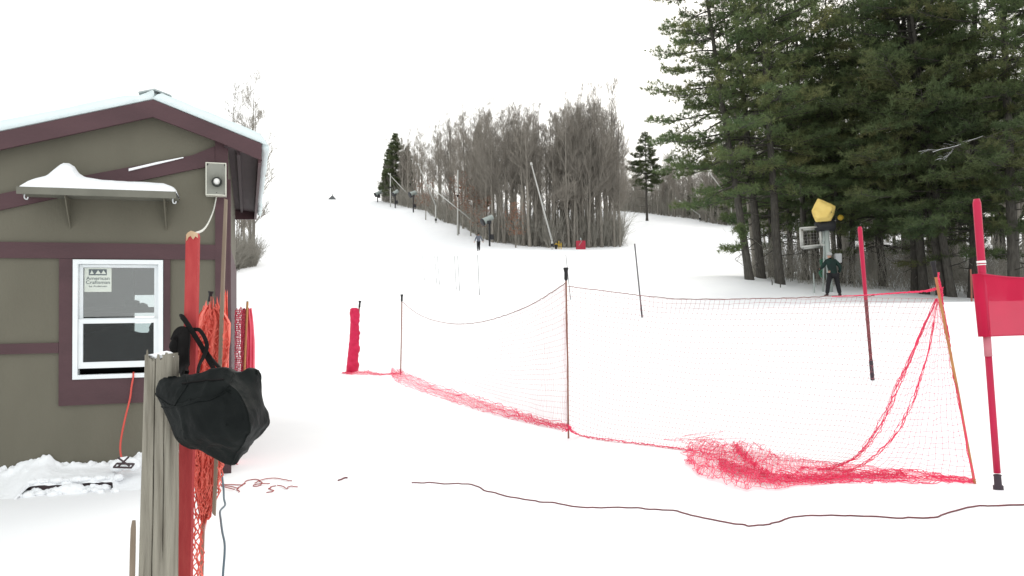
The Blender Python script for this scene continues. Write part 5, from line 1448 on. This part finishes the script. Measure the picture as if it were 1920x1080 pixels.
# withered oaks
def oak(px, py0, py1, d, w_, lab, seed):
    q = P(px, 400, d); z = g(q.x, q.y); zt = P(px, py0, d).z; zb_ = P(px, py1, d).z; rg = random.Random(seed)
    t = thing('withered_oak', lab, 'tree', (q.x, q.y, z), 'withered oaks'); S = Seg()
    b = MB(); b.tube([(q.x, q.y, z - .3), (q.x + .1, q.y, (z + zt) / 2), (q.x, q.y, zt)], [.1, .07, .02], 6); build('trunk', b, M['bark_grey'], t)
    n = 900; c = np.array([q.x, q.y, 0]) + np.stack([RNG.normal(0, w_ * .42, n), RNG.normal(0, w_ * .42, n), RNG.uniform(zb_, zt, n)], 1)
    cl = np.array([mnoise.noise(V(x) * .9) for x in c]); c = c[cl > -.05]; n = len(c)
    a = RNG.normal(0, 1, (n, 3)); a /= np.linalg.norm(a, axis=1, keepdims=True); b2 = np.cross(a, RNG.normal(0, 1, (n, 3))); b2 /= np.linalg.norm(b2, axis=1, keepdims=True)
    s = RNG.uniform(.06, .12, (n, 1)); v = np.stack([c - a * s, c + b2 * s * .6, c + a * s, c - b2 * s * .6], 1).reshape(-1, 3) - np.array([q.x, q.y, z])
    o = np.arange(n)[:, None] * 4; f = np.concatenate([o + [[0, 1, 2]], o + [[0, 2, 3]]], 0)
    ob = bpy.data.objects.new('crown', arr_mesh('oak_leaves', v, f, M['oak_leaf'])); COL.objects.link(ob); ob.parent = t
oak(860, 322, 395, 109.5, 1.9, 'rusty-leaved oak behind the upright lance post', 1)
oak(798, 338, 385, 131, 2.4, 'rusty-leaved oak between the two upper lances', 2)
oak(882, 350, 400, 107, 2.0, 'rusty-leaved oak right of the lance post', 3)
oak(966, 380, 440, 93, 1.4, 'thin rusty-leaved oak in the front row left of the longest lance', 4)
oak(905, 370, 425, 100, 1.8, 'rusty-leaved oak above the grey fan gun', 5)

# ---- trees across the upper right slope
W_R = 'bare trees at the head of the right slope'
rpx = [1160, 1215, 1290, 1400, 1480]; rd = [172, 166, 151, 116, 100]
for k in range(100):
    px = TR.uniform(1150, 1480); d0 = np.interp(px, rpx, rd); d = d0 + 1 + TR.random() ** 1.4 * 45
    if k < 44: px = 1152 + 310 * (k + TR.random()) / 44; d = np.interp(px, rpx, rd) + TR.uniform(.5, 3)
    q = P(px, 400, d); z = g(q.x, q.y); py = np.interp(px, [1150, 1180, 1215, 1260, 1300, 1400], [268, 318, 300, 292, 288, 270]) + TR.uniform(-8, 50)
    h = ptop(px, py, q.x, q.y, z, d, 5.5, 16)
    place_bare('bare_tree', 'bare grey tree in the row at the head of the right slope', 'tree', W_R, q.x, q.y, z, h / 15 * TR.uniform(1.0, 1.35), h / 15, TR.randrange(8), TR.uniform(0, 6.28), (TR.gauss(0, .03), TR.gauss(0, .03)))
q = P(1213, 401, 150); z = g(q.x, q.y); h = P(1213, 245, 150).z - z
PINE_FAR = pine_proto(333, 15.0, .22, 5.6, 2.9, .42, M['needle_far'], 2.0, 1.05)
place_pine('pine_tree', 'lone dark pine standing before the bare row at the head of the right slope', 'pines of the right slope', q.x, q.y, z, h / 15 * 1.05, h / 15, PINE_FAR, 1.1)
for (px, d, py, lab, s) in ((1298, 152, 345, 'small dark conifer low in the bare row above the small lance', .9), (1345, 140, 330, 'dark green conifer behind the upper right lance', 1.3), (1368, 128, 345, 'dark green conifer right of the upper right lance', 1.2)):
    q = P(px, 400, d); z = g(q.x, q.y); h = P(px, py, d).z - z
    place_pine('pine_tree', lab, 'pines of the right slope', q.x, q.y, z, max(h, 4) / 15 * s, max(h, 4) / 15, PINE_LEAN, TR.uniform(0, 6.28))

# ---- left edge of the slope, behind the hut
W_L = 'bare trees up the left edge of the slope'
for k, (px, d, py) in enumerate([(446, 62, 330), (452, 66, 345), (460, 70, 350), (467, 74, 365), (441, 60, 320), (472, 82, 375), (455, 76, 330), (468, 68, 170), (474, 72, 205), (460, 66, 190), (436, 68, 330), (420, 72, 330)]):
    q = P(px, 480, d); z = g(q.x, q.y); h = P(px, py, d).z - z
    place_bare('bare_tree', 'bare tree behind the hut at the left edge of the slope', 'tree', W_L, q.x, q.y, z, h / 15 * (.8 if py > 210 else 1.0), h / 15, TR.randrange(8), TR.uniform(0, 6.28), (TR.gauss(0, .03), TR.gauss(0, .03)))

# ---- the pine wood on the right
W_P = 'pines of the wood on the right'
front = [(1405, 519, 35.6, 'leftmost pine of the right wood, trunk bare and leaning slightly', 1.0, (.0, -.115), 0), (1427, 527, 36.5, 'second pine from the left, close behind the leftmost one', .95, (0, -.085), 1),
         (1463, 530, 35.2, 'pine standing left of the square frame of the snow gun', 1.0, (0, -.045), 1), (1512, 533, 39.5, 'pine behind the square frame of the snow gun', .8, (0, 0), 3),
         (1579, 536, 38.5, 'pine behind the man in dark green', .72, (0, -.03), 0), (1597, 538, 38.5, 'pine right of the man, just left of the red slalom pole', .72, (0, .02), 1),
         (1657, 540, 37.5, 'thick pine right of the red slalom pole', 1.05, (0, -.03), 2), (1717, 547, 34.8, 'pine left of the cap of the right net pole', .95, (0, -.02), 1), (1733, 548, 34.0, 'pine close left of the right net pole cap', .95, (0, -.08), 3),
         (1766, 550, 33.6, 'pine right behind the cap of the right net pole', 1.15, (0, -.085), 4), (1785, 553, 33.2, 'leaning pine just right of the right net pole cap', 1.0, (0, -.11), 0), (1824, 556, 33, 'pine behind the upper shaft of the red gate pole', 1.05, (0, 0), 2),
         (1903, 560, 31, 'pine above the red gate panel by the right edge', 1.15, (0, .0), 1), (1990, 566, 30, 'pine just outside the right edge of the view', 1.0, (0, 0), 3)]
for px, py, d, lab, s, tilt, k in front:
    q = P(px, py, d); z = g(q.x, q.y)
    t_ = place_pine('pine_tree', lab, W_P, q.x, q.y, z, s, TR.uniform(.95, 1.1), PINE[k], TR.uniform(0, 6.28), tilt)
    if px == 1405: pine_l = t_
    if px == 1903: pine_r = t_
def attach(name, me, par):
    o = bpy.data.objects.new(name, me); COL.objects.link(o); o.parent = par; o.matrix_parent_inverse = par.matrix_basis.inverted(); return o
# low bough on the leftmost pine
S = Seg(); TC = []; rg = random.Random(4); dl = 35.0
main = [P(1402, 462, 35.5), P(1392, 458, dl), P(1380, 464, dl - .3), P(1366, 467, dl - .5), P(1357, 464, dl - .6)]
S.poly(main, .03, .008); m2 = [P(1400, 470, 35.5), P(1393, 440, dl), P(1386, 424, dl)]; S.poly(m2, .02, .006)
for line, k0 in ((main, 1.2), (m2, .8)):
    for k in range(70):
        x = rg.uniform(k0, len(line) - 1.001); i = int(x); p_ = line[i].lerp(line[i + 1], x - i); TC.append(p_ + V((rg.gauss(0, .12), rg.gauss(0, .2), rg.gauss(0, .07))))
TC = np.array(TC); rn = np.random.default_rng(3); K = 12; dr = rn.normal(0, 1, (len(TC), K, 3)); dr /= np.linalg.norm(dr, axis=2, keepdims=True); sdv = np.cross(dr, rn.normal(0, 1, dr.shape)); sdv /= np.linalg.norm(sdv, axis=2, keepdims=True)
c0 = TC[:, None]; nv = np.stack([c0 + sdv * .013, c0 - sdv * .013, c0 + dr * .2], 2).reshape(-1, 3)
attach('bough', arr_mesh('bough', *S.mesh(4), M['bark_pine']), pine_l); attach('bough_needles', arr_mesh('bough_needles', nv, np.arange(len(nv)).reshape(-1, 3), M['needle']), pine_l)
# snow-dusted bare limbs on the pine at the right edge
S = Seg(); S2_ = Seg(); dr_ = 29.5
rg = random.Random(12)
def limb(p, d, ln, r_, lev):
    pts = [p]; q = p.copy(); k = 7
    for i in range(k):
        d = (d + V((rg.gauss(0, .16), rg.gauss(0, .12), rg.gauss(0, .16)))).normalized(); q = q + d * ln / k; pts.append(q.copy())
    S.poly(pts, r_, r_ * .3); (S2_.poly([x + V((0, 0, r_ * .55)) for x in pts], r_ * .5, r_ * .2) if snowy else None)
    if lev < 3:
        for c in range(4):
            i = rg.randint(1, k - 1); limb(pts[i], (d + V((rg.gauss(0, .5), rg.gauss(0, .3), rg.gauss(-.15, .45)))).normalized(), ln * rg.uniform(.3, .5), r_ * .5, lev + 1)
def between(a, c): return (c - a).normalized(), (c - a).length
for a_, c_ in ((P(1843, 256, 30), P(1776, 284, 29.3)), (P(1858, 256, 30), P(1925, 270, 30)), (P(1850, 292, 30.5), P(1800, 288, 30))):
    snowy = c_.x < P(1790, 284, 29.3).x and a_.z > P(1843, 270, 30).z; d_, l_ = between(a_, c_); limb(a_, d_, l_, .030, 1)
S.poly([P(1903, 236, 31), P(1870, 250, 30.3), P(1850, 258, 30), P(1843, 256, 30)], .04, .03)
attach('limbs', arr_mesh('bare_limbs', *S.mesh(5), M['bark_pine']), pine_r); attach('limb_snow', arr_mesh('limb_snow', *S2_.mesh(5), M['snow_lump']), pine_r)
for k in range(22):
    px = 1440 + (2080 - 1440) * (k + TR.random()) / 22; d = TR.uniform(41, 78) if k % 3 else TR.uniform(40, 50)
    if px < 1500: d = TR.uniform(40, 48)
    q = P(px, 520, d); z = g(q.x, q.y)
    place_pine('pine_tree', 'dark pine deeper inside the wood on the right', W_P, q.x, q.y, z, TR.uniform(.85, 1.15), TR.uniform(.85, 1.15), PINE[TR.randrange(5)], TR.uniform(0, 6.28), (TR.gauss(0, .025), TR.gauss(0, .025)))
q = P(1418, 515, 42); place_bare('bare_tree', 'tall bare tree spreading pale twigs among the leftmost pines', 'tree', 'bare trees between the pines', q.x, q.y, g(q.x, q.y), .85, 1.35, 0, 2.0, (0, -.07))
# bare undergrowth trees in the pine wood
for k in range(52):
    px = 1415 + (2080 - 1415) * (k + TR.random()) / 52; d = TR.uniform(38, 95)
    q = P(px, 520, d); z = g(q.x, q.y)
    place_bare('bare_tree', 'thin bare tree between the pines of the right wood', 'tree', 'bare trees between the pines', q.x, q.y, z, TR.uniform(.5, .85), TR.uniform(.45, .85), TR.randrange(8), TR.uniform(0, 6.28), (TR.gauss(0, .06), TR.gauss(0, .06)))

# ---- brush along the feet of the woods: one mass
def brush(name, spots_, n, h0, h1, r):
    S = Seg(); rg = random.Random(5)
    for k in range(n):
        x, y, z = spots_(rg); h = rg.uniform(h0, h1); d = V((rg.gauss(0, .30), rg.gauss(0, .30), 1)).normalized(); p = V((x, y, z - .05)); q = p + d * h * .6; e = q + rdir(rg, d, .35) * h * .5
        S.poly([p, q, e], r, r * .4)
        for c in range(3):
            t = p.lerp(q, rg.uniform(.4, 1)); S.poly([t, t + rdir(rg, d, .8) * h * rg.uniform(.2, .5)], r * .6, r * .3)
    v, f = S.mesh(3); ob = bpy.data.objects.new(name, arr_mesh(name, v, f, M['brush'])); COL.objects.link(ob)
    return ob
def sp_mid(rg):
    px = rg.uniform(716, 1166); d = np.interp(px, fpx, fd) + abs(rg.gauss(0, 13.0)) * (rg.random() ** .7) + 1.2 + 2.2 * mnoise.noise(V((px * .05, 3, 1))) + rg.uniform(-.8, .8); q = P(px, 400, d); return q.x, q.y, g(q.x, q.y)
o = brush('brush', sp_mid, 5200, .5, 5.2, .024); tag(o, 'grey leafless brush along the foot of the mid-slope wood', 'brush', kind='stuff')
def sp_row(rg):
    px = rg.uniform(1150, 1480); d = np.interp(px, rpx, rd) + .5 + abs(rg.gauss(0, 14)); q = P(px, 400, d); return q.x, q.y, g(q.x, q.y)
o = brush('brush', sp_row, 3600, .6, 7.0, .032); tag(o, 'leafless brush along the row of trees at the head of the right slope', 'brush', kind='stuff')
def sp_right(rg):
    px = rg.uniform(1412, 2060); d = np.interp(px, [1400, 1480, 1600, 1750, 1900, 2060], [36.5, 36, 35.5, 34.5, 32.5, 30.5]) + abs(rg.gauss(0, 9)); q = P(px, 540, d); return q.x, q.y, g(q.x, q.y)
o = brush('brush', sp_right, 3000, .3, 3.0, .010); tag(o, 'thin leafless brush under the pines of the right wood', 'brush', kind='stuff')
def sp_l(rg):
    px = rg.uniform(415, 481); d = 57 + (px - 420) * .10 + abs(rg.gauss(0, 4)); q = P(px, 500, d); return q.x, q.y, g(q.x, q.y)
o = brush('brush', sp_l, 1500, .5, 2.8, .014); tag(o, 'leafless brush behind the hut at the left edge of the slope', 'brush', kind='stuff')
# ------------------------------------------------------------------ people
def skin_mesh(name, nodes, edges, mat, parent, T_, sub=2, root=0):
    """nodes: name -> ((x, y, z), radius or (rx, ry)); grown with a Skin modifier and baked"""
    ks = list(nodes); ix = {k: i for i, k in enumerate(ks)}
    me = bpy.data.meshes.new(name); me.from_pydata([nodes[k][0] for k in ks], [(ix[a], ix[b]) for a, b in edges], []); me.update()
    o = bpy.data.objects.new(name, me); COL.objects.link(o)
    o.modifiers.new('skin', 'SKIN')
    if not me.skin_vertices: me.skin_vertices.new() if hasattr(me.skin_vertices, 'new') else None
    sv = me.skin_vertices[0].data
    for k in ks:
        r = nodes[k][1]; sv[ix[k]].radius = (r, r) if not hasattr(r, '__len__') else r
        sv[ix[k]].use_root = (ix[k] == root)
    s = o.modifiers.new('sub', 'SUBSURF'); s.levels = sub
    bpy.context.view_layer.update()
    bake_mods(o)
    for v in o.data.vertices:
        v.co = T_ @ v.co
    off = root_loc(parent) if parent else V()
    for v in o.data.vertices: v.co -= off
    o.data.materials.clear(); o.data.materials.append(mat); o.data.shade_smooth()
    if parent: o.parent = parent
    return o

def person(label, base, yaw, J, cols, hat, scale=1.0):
    t = thing('person', label, 'person', base)
    T_ = Matrix.Translation(base) @ Matrix.Rotation(yaw, 4, 'Z') @ Matrix.Scale(scale, 4)
    n = {}
    n['pel'] = (J['pel'], (.13, .10)); n['spi'] = (J['spi'], (.125, .10)); n['che'] = (J['che'], (.155, .11)); n['nb'] = (J['nb'], .065); n['nk'] = (J['nk'], .055)
    hd = V(J['head']); n['h0'] = (hd - V((0, 0, .07)), .062); n['h1'] = (hd, (.078, .09)); n['h2'] = (hd + V((0, 0, .08)), .062)
    fwd = V(J.get('face', (0, 1, 0))); n['nose'] = (hd + fwd * .085 + V((0, 0, -.01)), .016)
    ed = [('pel', 'spi'), ('spi', 'che'), ('che', 'nb'), ('nb', 'nk'), ('nk', 'h0'), ('h0', 'h1'), ('h1', 'h2'), ('h1', 'nose')]
    for s in 'lr':
        n['sh' + s] = (J['sh' + s], .062); n['el' + s] = (J['el' + s], .045); n['wr' + s] = (J['wr' + s], .032)
        wr, el = V(J['wr' + s]), V(J['el' + s]); hdv = (wr - el).normalized(); pm = wr + hdv * .075
        n['pm' + s] = (pm, (.040, .022)); sd = hdv.cross(V((0, 1, 0))); sd = sd.normalized() if sd.length > .1 else V((1, 0, 0)); cu = hdv.cross(sd)
        ed += [('che', 'sh' + s), ('sh' + s, 'el' + s), ('el' + s, 'wr' + s), ('wr' + s, 'pm' + s)]
        for i, (off, l_) in enumerate(((-.028, .062), (-.010, .072), (.010, .068), (.028, .052))):
            a = pm + sd * off + hdv * .03; m_ = a + hdv * l_ * .55 + cu * .008; e = m_ + hdv * l_ * .35 + cu * .022
            for q_, p_ in (('a', a), ('m', m_), ('e', e)): n[f'f{s}{i}{q_}'] = (p_, .009)
            ed += [('pm' + s, f'f{s}{i}a'), (f'f{s}{i}a', f'f{s}{i}m'), (f'f{s}{i}m', f'f{s}{i}e')]
        a = wr + hdv * .03 + sd * -.04; e = a + hdv * .045 - sd * .022; n['th' + s] = (a, .011); n['te' + s] = (e, .009); ed += [('wr' + s, 'th' + s), ('th' + s, 'te' + s)]
        n['hp' + s] = (J['hp' + s], .085); n['kn' + s] = (J['kn' + s], .058); n['an' + s] = (J['an' + s], .042); n['to' + s] = (J['to' + s], .038)
        ed += [('pel', 'hp' + s), ('hp' + s, 'kn' + s), ('kn' + s, 'an' + s), ('an' + s, 'to' + s)]
    body = skin_mesh('body', n, ed, M['skin'], t, T_, 1)
    # jacket
    j = {'hem': (V(J['pel']) + V((0, 0, -.06)), (.185, .145)), 'pel': (J['pel'], (.175, .14)), 'spi': (J['spi'], (.165, .135)), 'che': (J['che'], (.215, .165)), 'nb': (J['nb'], .105), 'col': (V(J['nk']) + V((0, 0, -.01)), .085)}
    je = [('hem', 'pel'), ('pel', 'spi'), ('spi', 'che'), ('che', 'nb'), ('nb', 'col')]
    for s in 'lr':
        wr, el = V(J['wr' + s]), V(J['el' + s])
        j['sh' + s] = (J['sh' + s], .10); j['el' + s] = (el, .075); j['wr' + s] = (wr, .05); je += [('che', 'sh' + s), ('sh' + s, 'el' + s), ('el' + s, 'wr' + s)]
    skin_mesh('jacket', j, je, cols['jacket'], t, T_, 2)
    q = {'pel': (V(J['pel']) + V((0, 0, .02)), (.165, .13))}; qe = []
    for s in 'lr':
        q['hp' + s] = (J['hp' + s], .112); q['kn' + s] = (J['kn' + s], .086); q['an' + s] = (V(J['an' + s]) + V((0, 0, .02)), .078); qe += [('pel', 'hp' + s), ('hp' + s, 'kn' + s), ('kn' + s, 'an' + s)]
    skin_mesh('trousers', q, qe, cols['trousers'], t, T_, 2)
    for s in 'lr':
        an, to = V(J['an' + s]), V(J['to' + s]); b_ = {'a': (an + V((0, 0, .06)), .07), 'b': (an + V((0, 0, -.04)), .064), 'c': (to, (.055, .048))}
        skin_mesh('boot', b_, [('a', 'b'), ('b', 'c')], M['boot'], t, T_, 2)
        if cols.get('glove'):
            wr, pm = V(n['wr' + s][0]), V(n['pm' + s][0]); gg = {'w': (wr, .05), 'p': (pm, (.055, .038))}; ge = [('w', 'p')]
            for i in range(4):
                for q_ in 'ame': gg[f'{i}{q_}'] = (n[f'f{s}{i}{q_}'][0], .015)
                ge += [('p', f'{i}a'), (f'{i}a', f'{i}m'), (f'{i}m', f'{i}e')]
            gg['t'] = (n['th' + s][0], .018); gg['u'] = (n['te' + s][0], .015); ge += [('w', 't'), ('t', 'u')]
            skin_mesh('glove', gg, ge, cols['glove'], t, T_, 1)
    b = MB(); hb_ = hd + V((0, -.008, .035))
    seg, rings = 18, 8; vs = []
    for i in range(rings + 1):
        th = math.pi * .62 * i / rings
        for k in range(seg):
            a = 2 * math.pi * k / seg; vs.append(T_ @ (hb_ + V((math.sin(th) * math.cos(a) * .100, math.sin(th) * math.sin(a) * .115, math.cos(th) * .105))))
    b.add(vs, [(i * seg + k, (i + 1) * seg + k, (i + 1) * seg + (k + 1) % seg, i * seg + (k + 1) % seg) for i in range(rings) for k in range(seg)])
    build(hat[0], b, hat[1], t, True)
    return t, T_, hd

# the man by the snow gun: back to us, leaning to the left, legs apart
d = 32.0
base = P(1563, 557, d); base.z = g(base.x, base.y)
J = dict(pel=(0, 0, .88), spi=(-.01, .04, 1.06), che=(-.03, .10, 1.27), nb=(-.03, .14, 1.41), nk=(-.03, .17, 1.47), head=(-.035, .22, 1.59), face=(-.6, .8, 0),
         shl=(-.20, .12, 1.36), ell=(-.29, .24, 1.16), wrl=(-.30, .46, 1.10), shr=(.15, .10, 1.37), elr=(.30, .02, 1.12), wrr=(.27, .12, .92),
         hpl=(-.11, 0, .82), hpr=(.11, 0, .82), knl=(-.19, .02, .46), knr=(.18, .03, .46), anl=(-.24, 0, .10), anr=(.24, 0, .10), tol=(-.28, .15, .045), tor=(.28, .14, .045))
pt, T_, hd = person('person in dark green jacket and black trousers standing by the snow gun, seen from behind', base, 0.0, J, dict(jacket=M['jacket_green'], trousers=M['trouser_black'], glove=M['rubber']), ('cap', M['cap_grey']), 1.06)
# walking person far up the slope
d = 80.0
base = P(897.5, 470, d); base.z = g(base.x, base.y)
J = dict(pel=(0, 0, .93), spi=(0, .0, 1.10), che=(0, .02, 1.30), nb=(0, .03, 1.45), nk=(0, .04, 1.51), head=(0, .05, 1.63), face=(0, 1, 0),
         shl=(-.19, 0, 1.40), ell=(-.31, -.03, 1.17), wrl=(-.38, .06, .95), shr=(.19, 0, 1.40), elr=(.33, .02, 1.18), wrr=(.42, .10, .97),
         hpl=(-.09, 0, .87), hpr=(.09, 0, .87), knl=(-.08, .10, .48), knr=(.07, -.02, .47), anl=(-.07, .08, .10), anr=(.06, -.18, .13), tol=(-.08, .23, .04), tor=(.06, -.04, .05))
person('person in grey jacket and dark trousers walking up the snow below the wood', base, 0.15, J, dict(jacket=M['jacket_grey'], trousers=M['trouser_black']), ('hair', M['hair']), 1.0)
# ------------------------------------------------------------------ light
SUN_EL = math.radians(38); SUN_AZ = math.radians(18)      # azimuth from +Y towards +X
w = bpy.data.worlds.new("World"); scn.world = w; w.use_nodes = True
nt = w.node_tree; N = nt.nodes; L = nt.links
bg = N["Background"]
sky = N.new("ShaderNodeTexSky"); sky.sky_type = 'NISHITA'; sky.sun_disc = False
sky.sun_elevation = SUN_EL; sky.sun_rotation = SUN_AZ
sky.air_density = 1.0; sky.dust_density = 6.0; sky.ozone_density = 1.0
# overcast: the clear sky's colour evened out by an unbroken white cloud deck
mx = N.new("ShaderNodeMix"); mx.data_type = 'RGBA'; mx.inputs["Factor"].default_value = .88
mx.inputs["B"].default_value = (8.6, 8.7, 8.55, 1)
L.new(sky.outputs[0], mx.inputs["A"]); L.new(mx.outputs["Result"], bg.inputs["Color"])
bg.inputs["Strength"].default_value = .12
sd = bpy.data.lights.new("sun", 'SUN'); sd.energy = .6; sd.angle = math.radians(25); sd.color = (1, .96, .9)
so = bpy.data.objects.new("sun", sd); COL.objects.link(so)
dirv = V((math.sin(SUN_AZ) * math.cos(SUN_EL), math.cos(SUN_AZ) * math.cos(SUN_EL), math.sin(SUN_EL)))
so.rotation_euler = (-dirv).to_track_quat('-Z', 'Y').to_euler()
so.location = (0, 0, 40)
scn.view_settings.view_transform = 'Standard'; scn.view_settings.look = 'None'
scn.view_settings.exposure = .5; scn.view_settings.gamma = 1; scn.view_settings.use_curve_mapping = False
scn.cycles.max_bounces = 8; scn.cycles.transparent_max_bounces = 24
scn.cycles.use_denoising = True
